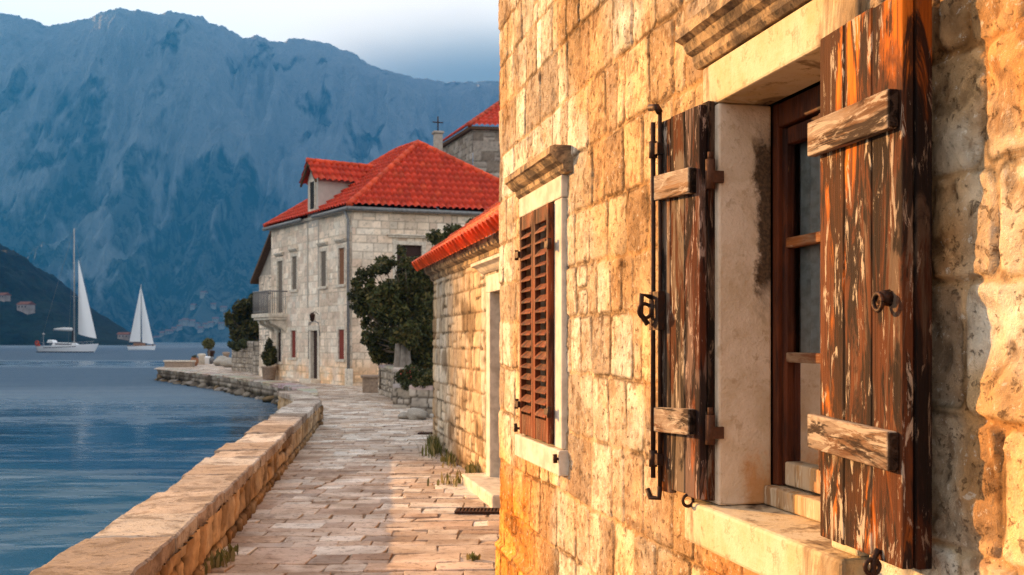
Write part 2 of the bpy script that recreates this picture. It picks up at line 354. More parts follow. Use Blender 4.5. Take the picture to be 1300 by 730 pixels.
def m_sail():
    a = NT('white_sailcloth'); v = a.coord((1, 1, 2)); n = a.noise(v, .9, 3)
    c = a.mix(a.math('MULTIPLY', n, .3), (.88, .87, .85), (.70, .68, .66)); a.fin(c, .7, a.bump(n, .3, .2))
    t = a.n('ShaderNodeBsdfTranslucent'); a.put(c, t.inputs[0]); mx = a.n('ShaderNodeMixShader'); mx.inputs[0].default_value = .10
    a.l(a.p.outputs[0], mx.inputs[1]); a.l(t.outputs[0], mx.inputs[2]); a.l(mx.outputs[0], a.out.inputs[0]); return a.m
M['sail'] = m_sail()
def m_leaf():
    a = NT('leaf'); c = a.attr(); a.fin(c, .6, None, .25)
    t = a.n('ShaderNodeBsdfTranslucent'); a.put(c, t.inputs[0]); mx = a.n('ShaderNodeMixShader'); mx.inputs[0].default_value = .3
    a.l(a.p.outputs[0], mx.inputs[1]); a.l(t.outputs[0], mx.inputs[2]); a.l(mx.outputs[0], a.out.inputs[0]); return a.m
M['leaf'] = m_leaf()
M['bark'] = m_plain('grey_bark', (.16, .12, .085), .9, .8, 12)
M['bark_pale'] = m_plain('pale_ivy_trunk', (.24, .205, .17), .9, .8, 9)
M['plaster'] = m_plain('cream_plaster', (.33, .29, .26), .9, .1, .3)
M['roof_plain'] = m_plain('far_clay_roof', (.20, .085, .05), .85, .1, .5)

# ------------------------------------------------------------------ stone layout
def stones(S, Z, s0, s1, z0, z1, ch=(.24, .36), bw=(.26, .52), mortar=.014, bev=.022, warp=.016, seed=1, split=.22, round_=.035, pits=.008, depth=.022, crack=.6, lump=1.0,
           pal=None, mcol=(.40, .30, .20)):
    rg = np.random.RandomState(seed)
    zs = [z0-.3*rg.rand()-.05]
    while zs[-1] < z1+.5: zs.append(zs[-1]+rg.uniform(*ch))
    zs = np.array(zs)
    Zw = Z+warp*2*(fbm(S*2.1, Z*2.1, 3, seed)-.5)+warp*.9*(fbm(S*11, Z*11, 2, seed+3)-.5)
    Sw = S+warp*1.6*(fbm(S*2.7+40, Z*2.7, 3, seed+1)-.5)+warp*.9*(fbm(S*12, Z*12+30, 2, seed+4)-.5)
    ci = np.clip(np.searchsorted(zs, Zw)-1, 0, len(zs)-2)
    d = np.zeros_like(S); r = [np.zeros_like(S) for _ in range(5)]; cx = np.zeros_like(S); cz = np.zeros_like(S)
    for c in range(len(zs)-1):
        m = ci == c
        hgt = zs[c+1]-zs[c]; bs = [s0-rg.uniform(.2, 1.0)]
        sc = hgt/((ch[0]+ch[1])/2)
        while bs[-1] < s1+1: bs.append(bs[-1]+rg.uniform(*bw)*(sc if rg.rand() > .25 else .6))
        bs = np.array(bs); nb = len(bs); rv = rg.rand(5, nb, 2); spl = np.where(rg.rand(nb) < split, rg.uniform(.38, .62, nb), 2.0)
        if not m.any(): continue
        sw = Sw[m]; zw = Zw[m]; bi = np.clip(np.searchsorted(bs, sw)-1, 0, nb-2)
        sp = spl[bi]; fz = (zw-zs[c])/hgt; up = (fz > sp).astype(int)
        lo = zs[c]+np.where((up == 1), sp, 0)*hgt; hi = zs[c]+np.where((up == 0) & (sp < 1), sp, 1)*hgt
        dx = np.minimum(sw-bs[bi], bs[bi+1]-sw); dz = np.minimum(zw-lo, hi-zw)
        q = np.where((dx < round_) & (dz < round_), round_-np.sqrt((round_-dx)**2+(round_-dz)**2), np.minimum(dx, dz))
        d[m] = q
        for k in range(5): r[k][m] = rv[k][bi, up]
        cx[m] = (sw-(bs[bi]+bs[bi+1])/2); cz[m] = zw-(lo+hi)/2
    mw = mortar*(.5+1.1*fbm(S*3, Z*3, 2, seed+9))
    e = sstep(mw*.4, mw*.4+bev, d)
    f1 = fbm(S*7, Z*7, 5, seed+11, .55); f2 = fbm(S*30, Z*30, 3, seed+13)
    pit = sstep(.60, .78, fbm(S*16, Z*16, 4, seed+21, .6))
    h = e*(depth*(.55+.8*r[0])+(r[1]-.5)*.045*cx+(r[2]-.5)*.045*cz+(f1-.5)*(.003+.027*(depth/.022)*lump)+(f2-.5)*.006-pit*pits)+(1-e)*(f1-.5)*.012
    pal = np.array(pal if pal is not None else [(.60, .51, .39), (.56, .46, .33), (.50, .39, .27), (.62, .55, .45), (.45, .33, .21), (.54, .45, .36)])
    c = pal[np.minimum((r[3]*len(pal)).astype(int), len(pal)-1)]*(.86+.28*r[4])[..., None]
    mt = (.80+.4*fbm(S*5, Z*5, 4, seed+31, .6))[..., None]
    c = c*mt
    mc = np.array(mcol)*(.75+.5*fbm(S*9, Z*9, 3, seed+33))[..., None]
    c = lerp(mc, c, sstep(.0, .6, e)[..., None])
    c = c*(1-.35*pit*e)[..., None]
    ck = np.exp(-((d-mw*.55)/.0075)**2)*sstep(.42, .6, fbm(S*4, Z*4, 4, seed+41))
    c = c*(1-crack*ck)[..., None]
    return h, c, e

def stain(c, mask, col, amt=1.0):
    return lerp(c, c*np.array(col), np.clip(mask*amt, 0, 1)[..., None])

def strip(name, parent, poly, z0, z1, res, mat, holes=(), resz=None, post=None, hfun=None, base=0.0, **kw):
    """vertical stone-faced strip along a 2D polyline (outward = right of travel); z0/z1 numbers"""
    P = np.array(poly, float); seg = np.linalg.norm(np.diff(P, axis=0), axis=1); cum = np.concatenate([[0], np.cumsum(seg)]); L = cum[-1]
    resz = resz or res
    def axis(a, b, r_, cuts):
        g = list(np.linspace(a, b, max(2, int(round((b-a)/r_))+1)))
        for q in cuts:
            if a < q < b:
                i = int(np.argmin(np.abs(np.array(g)-q)))
                if 0 < i < len(g)-1: g[i] = q
        return np.array(sorted(set(g)))
    gs = axis(0, L, res, [q for h in holes for q in h[:2]]); gz = axis(z0, z1, resz, [q for h in holes for q in h[2:]])
    S, Z = np.meshgrid(gs, gz, indexing='ij')
    h, c, e = stones(S, Z, 0, L, z0, z1, **kw)
    if hfun is not None: h = hfun(S, Z, h, e)
    if post is not None: c = post(S, Z, c, e, h)
    i = np.clip(np.searchsorted(cum, gs, side='right')-1, 0, len(seg)-1); t = (gs-cum[i])/seg[i]
    pos = P[i]*(1-t)[:, None]+P[i+1]*t[:, None]
    dirs = np.diff(P, axis=0)/seg[:, None]; nr = np.stack([dirs[:, 1], -dirs[:, 0]], 1)
    vn_ = np.array([nr[0]]+[(nr[k-1]+nr[k])/np.linalg.norm(nr[k-1]+nr[k]) for k in range(1, len(nr))]+[nr[-1]])
    nn = vn_[i]*(1-t)[:, None]+vn_[i+1]*t[:, None]
    X = pos[:, 0][:, None]+nn[:, 0][:, None]*(h+base); Y = pos[:, 1][:, None]+nn[:, 1][:, None]*(h+base)
    V = np.stack([X, Y, Z], -1).reshape(-1, 3); n, m = S.shape
    I = np.arange(n*m).reshape(n, m)
    F = np.stack([I[:-1, :-1], I[1:, :-1], I[1:, 1:], I[:-1, 1:]], -1)
    cs = (gs[:-1]+gs[1:])/2; cz = (gz[:-1]+gz[1:])/2; keep = np.ones((n-1, m-1), bool)
    for (a, b, p, q) in holes:
        keep &= ~(((cs > a) & (cs < b))[:, None] & ((cz > p) & (cz < q))[None, :])
    F = F[keep]
    return npmesh(name, V, F, mat, parent, c.reshape(-1, 3))

# one stone block with rough faces, appended to global arrays
class Blocks:
    def __init__(s): s.V = []; s.F = []; s.C = []; s.n = 0
    def add(s, quad, zt, zb, nu, nv, amp, col, bev=.02, seed=0, jit=0, nsc=9, tilt=(0, 0)):
        """quad: four xy corners ccw"""
        q = np.array(quad, float); c = q.mean(0)
        u = np.concatenate([[0, 0], np.linspace(0, 1, nu), [1, 1]]); v = np.concatenate([[0, 0], np.linspace(0, 1, nv), [1, 1]])
        U, W = np.meshgrid(u, v, indexing='ij')
        L = .5*(np.linalg.norm(q[1]-q[0])+np.linalg.norm(q[2]-q[3])); Wd = .5*(np.linalg.norm(q[3]-q[0])+np.linalg.norm(q[2]-q[1]))
        iu = np.arange(len(u)); iv = np.arange(len(v)); IU, IV = np.meshgrid(iu, iv, indexing='ij')
        edge0 = (IU == 0) | (IU == len(u)-1) | (IV == 0) | (IV == len(v)-1)
        edge1 = ((IU == 1) | (IU == len(u)-2) | (IV == 1) | (IV == len(v)-2)) & ~edge0
        bu = bev/L; bv = bev/Wd
        Ui = np.clip(U, bu, 1-bu); Wi = np.clip(W, bv, 1-bv)
        Uo = np.where(edge0 | edge1, U, Ui); Wo = np.where(edge0 | edge1, W, Wi)
        P = (q[0]*(1-Uo)[..., None]+q[1]*Uo[..., None])*(1-Wo)[..., None]+(q[3]*(1-Uo)[..., None]+q[2]*Uo[..., None])*Wo[..., None]
        x = P[..., 0]; y = P[..., 1]
        z = zt+amp*2*(fbm(x*nsc, y*nsc, 4, seed)-.5)+(U-.5)*tilt[0]+(W-.5)*tilt[1]
        if jit:
            jx = jit*2*(fbm(x*6+5, y*6, 3, seed+5)-.5); jy = jit*2*(fbm(x*6, y*6+9, 3, seed+8)-.5)
            x = x+jx; y = y+jy
        z = np.where(edge1, z-bev*.8, z); z = np.where(edge0, zb, z)
        n, m = x.shape; I = np.arange(n*m).reshape(n, m)+s.n
        s.V.append(np.stack([x, y, z], -1).reshape(-1, 3)); s.n += n*m
        s.F.append(np.stack([I[:-1, :-1], I[1:, :-1], I[1:, 1:], I[:-1, 1:]], -1).reshape(-1, 4))
        cc = np.array(col)*(.85+.3*fbm(x*4, y*4, 4, seed+3))[..., None]
        s.C.append(cc.reshape(-1, 3))
    def build(s, name, mat, parent=None, off=(0, 0, 0)):
        o = npmesh(name, np.concatenate(s.V)-np.array(off), np.concatenate(s.F), mat, parent, np.concatenate(s.C)); o.data.set_sharp_from_angle(angle=R(28)); return o

# ------------------------------------------------------------------ tiled roof
def roof_faces(name, parent, faces, mat, period=.23, row=.34, rise=.055, step=.035, seed=1, tint=(.50, .065, .022)):
    rg = np.random.RandomState(seed); allV = []; allF = []; allC = []; n0 = 0
    for fi, poly in enumerate(faces):
        P = [Vector(p) for p in poly]; o = P[0]; u = (P[1]-P[0]).normalized()
        nrm = (P[1]-P[0]).cross(P[2]-P[0]).normalized(); v = nrm.cross(u).normalized()
        uv = [((p-o).dot(u), (p-o).dot(v)) for p in P]
        u0 = min(a for a, b in uv); u1 = max(a for a, b in uv); v0 = min(b for a, b in uv); v1 = max(b for a, b in uv)
        k = 8; nc = int((u1-u0)/period)+2
        gu = u0+np.arange(nc*k+1)*period/k
        gv = []; nr = int((v1-v0)/row)+2
        for j in range(nr): gv += [v0+j*row, v0+j*row+row*.55, v0+(j+1)*row-.002]
        gv = np.array(gv)
        U, W = np.meshgrid(gu, gv, indexing='ij')
        fr = ((U-u0)/period) % 1; ic = np.floor((U-u0)/period+1e-6).astype(int); jr = np.floor((W-v0)/row+1e-6).astype(int)
        rr = _h(ic, jr, seed+fi*31)
        s_ = np.abs(2*fr-1); prof = np.where(s_ < .62, np.sqrt(np.clip(1-(s_/.62)**2, 0, 1)), -.25*np.sin((s_-.62)/.38*math.pi*.5))
        fv = ((W-v0)/row) % 1
        hh = rise*prof+step*(1-fv)+(rr-.5)*.02
        V = np.array(o)[None, None]+U[..., None]*np.array(u)+W[..., None]*np.array(v)+hh[..., None]*np.array(nrm)
        n, m = U.shape; I = np.arange(n*m).reshape(n, m); F = np.stack([I[:-1, :-1], I[1:, :-1], I[1:, 1:], I[:-1, 1:]], -1).reshape(-1, 4)
        cc = np.array(tint)*(.82+.36*rr)[..., None]*np.array([1, 1, 1]); cc = lerp(cc, cc*np.array((1.0, 1.9, 1.8)), (_h(ic, jr, seed+77) > .88)[..., None]*.4)
        me = bpy.data.meshes.new('tmp'); me.from_pydata(V.reshape(-1, 3).tolist(), [], F.tolist())
        at = me.color_attributes.new('Col', 'FLOAT_COLOR', 'POINT'); c4 = np.ones((n*m, 4), np.float32); c4[:, :3] = cc.reshape(-1, 3); at.data.foreach_set('color', c4.ravel())
        bm = bmesh.new(); bm.from_mesh(me)
        for a in range(1, len(P)):
            p, q = P[a], P[(a+1) % len(P)]
            en = (q-p).cross(nrm).normalized()
            bmesh.ops.bisect_plane(bm, geom=bm.verts[:]+bm.edges[:]+bm.faces[:], plane_co=p, plane_no=en, clear_outer=True)
        bmesh.ops.triangulate(bm, faces=bm.faces[:]); bm.to_mesh(me); bm.free()
        nv = len(me.vertices); vv = np.zeros(nv*3, np.float32); me.vertices.foreach_get('co', vv); cv = np.zeros(nv*4, np.float32); me.color_attributes['Col'].data.foreach_get('color', cv)
        li = np.zeros(len(me.loops), np.int32); me.loops.foreach_get('vertex_index', li)
        allV.append(vv.reshape(-1, 3)); allC.append(cv.reshape(-1, 4)[:, :3]); allF.append(li.reshape(-1, 3)+n0); n0 += nv
        bpy.data.meshes.remove(me)
    return npmesh(name, np.concatenate(allV), np.concatenate(allF), mat, parent, np.concatenate(allC))
def ridge_caps(mb, p, q, r=.12, ln=.38, tint=(.46, .062, .022)):
    p = Vector(p); q = Vector(q); L = (q-p).length; n = max(1, int(L/ln)); rg = random.Random(int(L*1000))
    for i in range(n):
        a = p.lerp(q, i/n); b = p.lerp(q, (i+1.12)/n) if i < n-1 else q
        k = rg.uniform(.75, 1.2); mb.cur = tuple(k*t for t in tint)
        mb.tube([a, b], [r*1.08, r*.92], 8)
    mb.cur = (1, 1, 1)

# ------------------------------------------------------------------ foliage
def leaves(name, parent, clumps, n, size, cols, seed=1, off=(0, 0, 0), flat=.0):
    """clumps: list of (center, radius-vector)"""
    rg = np.random.RandomState(seed); C = np.array([c for c, r in clumps], float); RR = np.array([r if not np.isscalar(r) else (r, r, r) for c, r in clumps], float)
    wgt = RR.prod(1)**.7; k = rg.choice(len(C), n, p=wgt/wgt.sum())
    d = rg.normal(size=(n, 3)); d /= np.linalg.norm(d, axis=1)[:, None]; rad = rg.rand(n)**.42
    p = C[k]+d*rad[:, None]*RR[k]
    nz = rg.normal(size=(n, 3))+d*.8+np.array([0, 0, .5]); nz /= np.linalg.norm(nz, axis=1)[:, None]
    t = np.cross(nz, rg.normal(size=(n, 3))); t /= np.linalg.norm(t, axis=1)[:, None]; b = np.cross(nz, t)
    sz = size*(.6+.8*rg.rand(n))[:, None]
    V = np.stack([p-t*sz, p+b*sz*.45, p+t*sz, p-b*sz*.45], 1).reshape(-1, 3)-np.array(off)
    F = np.arange(n*4).reshape(n, 4)
    cc = np.array(cols)[rg.randint(0, len(cols), n)]; tone = (.7+.6*_h(k, k*3+1, seed))*(.75+.5*rg.rand(n)); cc = cc*tone[:, None]
    return npmesh(name, V, F, M['leaf'], parent, np.repeat(cc, 4, 0), False)
DARKLEAF = [(.045, .052, .014), (.06, .066, .017), (.09, .085, .022), (.036, .040, .013), (.13, .10, .03)]
def tree(name, label, base, height, clumps, n, size, seed, trunk_r=.09, cols=DARKLEAF, cat='tree', bark='bark', lean=(0, 0), extra_trunk=None, group=None):
    t = thing(name, label, cat, base, 0, group); rg = random.Random(seed); b = MB(); o = Vector(base)
    fork = Vector((lean[0]*.5, lean[1]*.5, height*.42))
    b.tube([(0, 0, -.05), (lean[0]*.2+.03, lean[1]*.2, height*.2), fork], [trunk_r*1.25, trunk_r, trunk_r*.8], 8)
    for c, r in clumps:
        e = Vector(c)-o; m = fork.lerp(e, .5)+Vector((rg.uniform(-.1, .1), rg.uniform(-.1, .1), rg.uniform(-.05, .15)))
        b.tube([fork, m, e], [trunk_r*.55, trunk_r*.3, trunk_r*.1], 6)
    b.build('trunk', M[bark], t)
    leaves('crown', t, [(tuple(Vector(c)-o), r) for c, r in clumps], n, size, cols, seed)
    return t
def clump_set(center, rad, n, r, seed):
    rg = np.random.RandomState(seed); out = []
    for i in range(n):
        d = rg.normal(size=3); d /= np.linalg.norm(d); q = d*rg.rand()**.4*np.array(rad)
        s = r*rg.uniform(.6, 1.25); out.append((tuple(np.array(center)+q), (s, s, s*.8)))
    return out
def at(px, py, Y):      # a photo pixel at a chosen real distance
    return Vector(((px-650)/1300*Y, Y, CAM_H+(433-py)/1300*Y))
def struct(o): o['kind'] = 'structure'; return o

# ------------------------------------------------------------------ ground, water
WATER = -.68
inner = [(-1.25-.125*y, y) for y in np.arange(1.0, 19.01, 1.5)]+[(-3.66, 19.6), (-3.95, 20.8), (-4.36, 22.3), (-4.95, 23.8)]
PW = .46
def offset(poly, d):
    P = np.array(poly); out = []
    for i in range(len(P)):
        t = P[min(i+1, len(P)-1)]-P[max(i-1, 0)]; t = t/np.linalg.norm(t); out.append(tuple(P[i]+d*np.array([t[1], -t[0]])))
    return out
outer = offset(inner, -PW)
quay = [outer[-1], (-5.95, 27), (-6.3, 30.5), (-7.1, 34.1), (-8.3, 37.2), (-9.8, 40.3), (-11.5, 43.7), (-13.3, 47.3), (-15.7, 51.5), (-18.3, 56), (-20.8, 60.2)]
tip = [(-20.8, 60.2), (-21.4, 62.5), (-22.2, 67), (-23.5, 75), (-24.5, 95)]
land = [outer[0], (-1, -12), (60, -12), (60, 120), (-24.5, 120)]+[tuple(p) for p in reversed(tip)]+[tuple(p) for p in reversed(quay[:-1])]+[tuple(p) for p in reversed(outer[:-1])]
def m_joint():
    a = NT('sandy_joint'); v = a.coord(); n = a.noise(v, 6, 5); c = a.mix(n, (.13, .09, .06), (.30, .22, .15)); return a.fin(c, .95, a.bump(a.noise(v, 80, 4), .5, .01), .2)
g = MB(); g.add([(x, y, -.014) for x, y in land], [tuple(range(len(land)))])
struct(g.build('ground', m_joint()))

def left_bound(y):
    L = inner+[(x+.10, yy) for x, yy in quay[1:]]+[(x+.1, yy) for x, yy in tip[1:]]
    return float(np.interp(y, [p[1] for p in L], [p[0] for p in L]))
def right_bound(y):
    if y < 7.0: return 1.535-.2308*y+.06
    if y < 15.43: return 2.374-.2308*y+.06
    if y < 20: return 1.2
    if y < 27: return -.9
    if y < 36.0: return -1.2
    return float(np.interp(y, [36, 36.5, 43.2, 46, 52, 60, 95], [-2, -5.6, -10.0, -11.2, -13.2, -16, -20]))
B = Blocks(); rg = random.Random(11); y = 3.2
PAL = [(.58, .46, .36), (.64, .53, .43), (.48, .35, .26), (.66, .58, .49), (.44, .35, .28), (.54, .40, .29), (.60, .48, .37), (.74, .67, .58)]
while y < 84:
    far = y > 36
    dep = rg.uniform(.15, .34)*(1 if not far else 1.9); xl = left_bound(y+dep/2); xr = right_bound(y+dep/2); x = xl-rg.uniform(0, .1); g_ = .005 if not far else .010
    while x < xr:
        wd = rg.uniform(.20, .58)*(1 if not far else 1.6)
        if rg.random() < .15: wd *= .6
        x2 = min(x+wd, xr+.1) if x+wd > xr-.12 else x+wd
        j = lambda s=.016: rg.uniform(-s, s)
        sk = lambda xx: .035*(xx+2)+.02*math.sin(xx*2.1+y)
        parts = [(y, y+dep)]
        if rg.random() < .16 and dep > .3 and not far: parts = [(y, y+dep*.48), (y+dep*.48, y+dep)]
        for (ya, yb) in parts:
            q = [(x+g_+j(), ya+g_+sk(x)+j(.01)), (x2-g_+j(), ya+g_+sk(x2)+j(.01)), (x2-g_+j(), yb-g_+sk(x2)+j(.01)), (x+g_+j(), yb-g_+sk(x)+j(.01))]
            k = rg.uniform(.82, 1.15); c = PAL[rg.randrange(len(PAL)) if rg.random() < .8 else 0]; c = tuple(k*t for t in c)
            nu, nv = ((8, 5) if y < 13 else (4, 3) if y < 26 else (2, 2))
            B.add(q, rg.uniform(-.006, .006), -.03, nu, nv, .006, c, .005, rg.randrange(99), .010 if y < 26 else 0, 8, (j(.008), j(.008)))
        x = x2
    y += dep
struct(B.build('promenade_paving', M['paver']))

def m_water():
    a = NT('calm_sea')
    n1 = a.noise(a.coord((.30, .95, 1)), 1, 3, .5, .3); n2 = a.noise(a.coord((1.4, 4.5, 1), loc=(3, 1, 0)), 1, 4, .55)
    n3 = a.noise(a.coord((.014, .040, 1), loc=(1, 4, 0)), 1, 4, .55, 1.2); n4 = a.noise(a.coord((.14, .34, 1), loc=(5, 2, 0)), 1, 5, .6, 1.5)
    n5 = a.noise(a.coord((.42, 1.15, 1), loc=(2, 7, 0)), 1, 4, .55, 1.2)
    near = a.rng(a.math('ADD', a.math('ADD', a.math('MULTIPLY', n3, .30), a.math('MULTIPLY', n4, .40)), a.math('MULTIPLY', n5, .30)), .44, .58)
    sp = a.n('ShaderNodeSeparateXYZ'); a.l(a.coord(), sp.inputs[0]); yy = a.math('ADD', sp.outputs[1], a.math('MULTIPLY', n3, 24))
    breeze = a.math('MULTIPLY', a.rng(yy, 32, 75), a.math('SUBTRACT', 1.0, a.math('MULTIPLY', a.rng(yy, 100, 110), a.rng(yy, 135, 122))))     # ruffled open bay, one slick
    patch = a.math('MAXIMUM', a.math('MULTIPLY', near, .75), breeze)
    h = a.math('ADD', a.math('MULTIPLY', n1, .8), a.math('MULTIPLY', n2, .06))
    bp = a.n('ShaderNodeBump'); bp.inputs['Distance'].default_value = .20; a.l(h, bp.inputs['Height']); a.l(a.rng(patch, 0, 1, .10, 1.0), bp.inputs['Strength'])
    n6 = a.noise(a.coord((.10, .45, 1), loc=(9, 2, 0)), 1, 5, .7, .4); bp2 = a.n('ShaderNodeBump'); bp2.inputs['Distance'].default_value = .8; a.l(n6, bp2.inputs['Height']); a.l(breeze, bp2.inputs['Strength']); a.l(bp2.outputs[0], bp.inputs['Normal'])
    a.fin((.014, .062, .115), a.math('MAXIMUM', a.rng(near, 0, 1, .10, .30), a.math('MULTIPLY', a.math('MULTIPLY', breeze, .62), a.rng(yy, 500, 260, .5, 1.0))), bp.outputs[0], .5); a.p.inputs['IOR'].default_value = 1.33
    return a.m
b = MB(); b.add([(-2450, -300, WATER), (2450, -300, WATER), (2450, 2120, WATER), (-2450, 2120, WATER)], [(0, 1, 2, 3)])
struct(b.build('water', m_water()))

# ------------------------------------------------------------------ sea wall (parapet) and quay
sw = thing('sea_wall', 'low stone parapet with weathered capstones along the left of the promenade', 'parapet wall', (-2.2, 8, 0))
def loc(poly, o): return [(x-o[0], y-o[1]) for x, y in poly]
O = (-2.2, 8)
def post_par(S, Z, c, e, h):
    c = stain(c, sstep(.14, -.02, Z)*sstep(.3, .6, fbm(S*2, Z*4, 4, 5)), (.35, .33, .27), .9)
    return stain(c, sstep(.5, .68, fbm(S*1.6, Z*2.5, 5, 8)), (.42, .36, .30), .8)
PARPAL = [(.58, .38, .20), (.52, .31, .14), (.62, .43, .25), (.42, .26, .13), (.54, .38, .23)]
strip('inner_face', sw, loc(inner, O), -.05, .36, .020, M['stone'], post=post_par, ch=(.15, .36), bw=(.14, .34), seed=21, mortar=.02, warp=.025, pal=PARPAL, mcol=(.16, .105, .06), depth=.034, round_=.03)
strip('outer_face', sw, loc(outer[::-1], O), -1.0, .36, .06, M['stone'], ch=(.22, .34), bw=(.3, .6), seed=22, pal=PARPAL, mcol=(.2, .15, .1), depth=.03)
B = Blocks(); rg = random.Random(5); P = np.array(inner); cum = np.concatenate([[0], np.cumsum(np.linalg.norm(np.diff(P, axis=0), axis=1))])
def along(poly, s, cum=cum):
    Q = np.array(poly); return np.array([np.interp(s, cum, Q[:, 0]), np.interp(s, cum, Q[:, 1])])
s = 0; cin = offset(inner, .025); cout = offset(inner, -PW-.03)
CAP = [(.50, .40, .31), (.60, .51, .42), (.38, .29, .22), (.50, .40, .32), (.32, .245, .19), (.64, .56, .48)]
while s < cum[-1]-.1:
    ln = min(rg.uniform(.5, 1.15), cum[-1]-s); a0 = along(cout, s+.006); a1 = along(cin, s+.006); b0 = along(cin, s+ln-.006); b1 = along(cout, s+ln-.006)
    e1, e2 = rg.uniform(-.012, .012), rg.uniform(-.04, .05)
    di = np.array([1, .12]); q = [tuple(a0+di*e2-O), tuple(a1+di*e1-O), tuple(b0+di*e1-O), tuple(b1+di*e2-O)]
    near = a0[1] < 13
    k = rg.uniform(.85, 1.12)
    B.add(q, .455+rg.uniform(-.012, .012), .345, 24 if near else 8, 40 if near else 10, .011, tuple(k*t for t in CAP[rg.randrange(len(CAP))]), .014, rg.randrange(99), .013, 6, (rg.uniform(-.012, .012), rg.uniform(-.012, .012)))
    s += ln
B.build('coping', M['coping'], sw)
mb = MB(); e0 = np.array(inner[-1])-O; e1 = np.array(outer[-1])-O
mb.hexa([(e0[0], e0[1]-.02, -.05), (e0[0]+.0, e0[1]+.06, -.05), (e1[0], e1[1]+.06, -.05), (e1[0], e1[1]-.02, -.05), (e0[0], e0[1]-.02, .34), (e0[0], e0[1]+.06, .34), (e1[0], e1[1]+.06, .34), (e1[0], e1[1]-.02, .34)])
mb.cur = (.4, .3, .2)
qw = thing('quay_wall', 'curving stone quay edge dropping to the water beyond the parapet', 'quay wall', (-13, 47, 0)); O2 = (-13, 47)
QP = [(.42, .36, .29), (.36, .30, .24), (.48, .42, .35), (.30, .25, .20)]
def post_q(S, Z, c, e, h): return stain(stain(c, sstep(-.28, -.5, Z+.15*(fbm(S*1.5, Z, 3, 4)-.5)), (.16, .15, .11)), sstep(.48, .62, fbm(S*1.2, Z*.4, 4, 9)), (.4, .36, .32), .85)
strip('quay_face', qw, loc((quay+tip[1:4])[::-1], O2), -1.1, .0, .07, M['stone_far'], post=post_q, ch=(.30, .5), bw=(.4, .9), seed=31, pal=QP, mcol=(.15, .12, .09), depth=.06, bev=.04, mortar=.03)
B = Blocks(); rg = random.Random(9); QQ = np.array(quay); qc = np.concatenate([[0], np.cumsum(np.linalg.norm(np.diff(QQ, axis=0), axis=1))]); qi = offset(quay, .55); qo = offset(quay, -.05); s = .3
while s < qc[-1]-.2:
    ln = min(rg.uniform(.7, 1.5), qc[-1]-s); f = lambda p, t: along(p, t, qc)-O2
    B.add([tuple(f(qo, s+.01)), tuple(f(qi, s+.01)), tuple(f(qi, s+ln-.01)), tuple(f(qo, s+ln-.01))], .02+rg.uniform(-.015, .02), -.12, 3, 4, .012, tuple(rg.uniform(.85, 1.15)*t for t in (.47, .40, .335)), .02, rg.randrange(99), .02, 6)
    s += ln
B.build('edge_stone', M['paver'], qw)

# rocks along the foot of the quay
def rock_mesh(seed):
    bm = bmesh.new(); bmesh.ops.create_icosphere(bm, subdivisions=3, radius=1); rg_ = np.random.RandomState(seed)
    for v in bm.verts:
        c = v.co; k = .55+.9*float(fbm(np.array(c.x*1.3+seed*3.1+c.z), np.array(c.y*1.3+c.z*1.7), 4, seed)); v.co = Vector((c.x*k, c.y*k*.8, c.z*k*.62))
    me = bpy.data.meshes.new('rock'); bm.to_mesh(me); bm.free()
    a = me.color_attributes.new('Col', 'FLOAT_COLOR', 'POINT'); n = len(me.vertices); co = np.zeros(n*3, np.float32); me.vertices.foreach_get('co', co); co = co.reshape(-1, 3)
    c4 = np.ones((n, 4), np.float32); base = np.array([(.26, .22, .17), (.22, .15, .08), (.13, .105, .08), (.34, .30, .26), (.18, .12, .06)][seed % 5])
    wet = sstep(.28, -.1, co[:, 2])[:, None]; c4[:, :3] = lerp(base*(.7+.6*fbm(co[:, 0]*4, co[:, 1]*4+co[:, 2]*5, 3, seed))[:, None], np.array((.03, .026, .014)), wet); a.data.foreach_set('color', c4.ravel())
    me.polygons.foreach_set('use_smooth', np.ones(len(me.polygons), bool)); me.materials.append(M['rock']); return me
RM = [rock_mesh(k) for k in range(6)]
rg = random.Random(3); ro = offset(quay, -.5); s = 5.0
while s < qc[-1]-.5:
    for lay in range(1):
        p = along(offset(quay, -rg.uniform(.05, .22)), s+rg.uniform(-.2, .2), qc); r_ = rg.uniform(.13, .30)*(1 if lay == 0 else .8)
        o = bpy.data.objects.new('shore_rock', RM[rg.randrange(6)]); COL.objects.link(o); o.location = (p[0], p[1], WATER-.03+rg.uniform(-.08, .12)-lay*.08)
        o.scale = (r_*rg.uniform(.8, 1.5), r_*rg.uniform(.7, 1.1), r_*rg.uniform(.9, 1.4)); o.rotation_euler = (rg.uniform(-.3, .3), rg.uniform(-.3, .3), rg.uniform(0, 6.3))
        tag(o, 'weed darkened rock at the waterline below the curved quay', 'rock', 'rocks at the foot of the quay')
    s += rg.uniform(.45, .75)

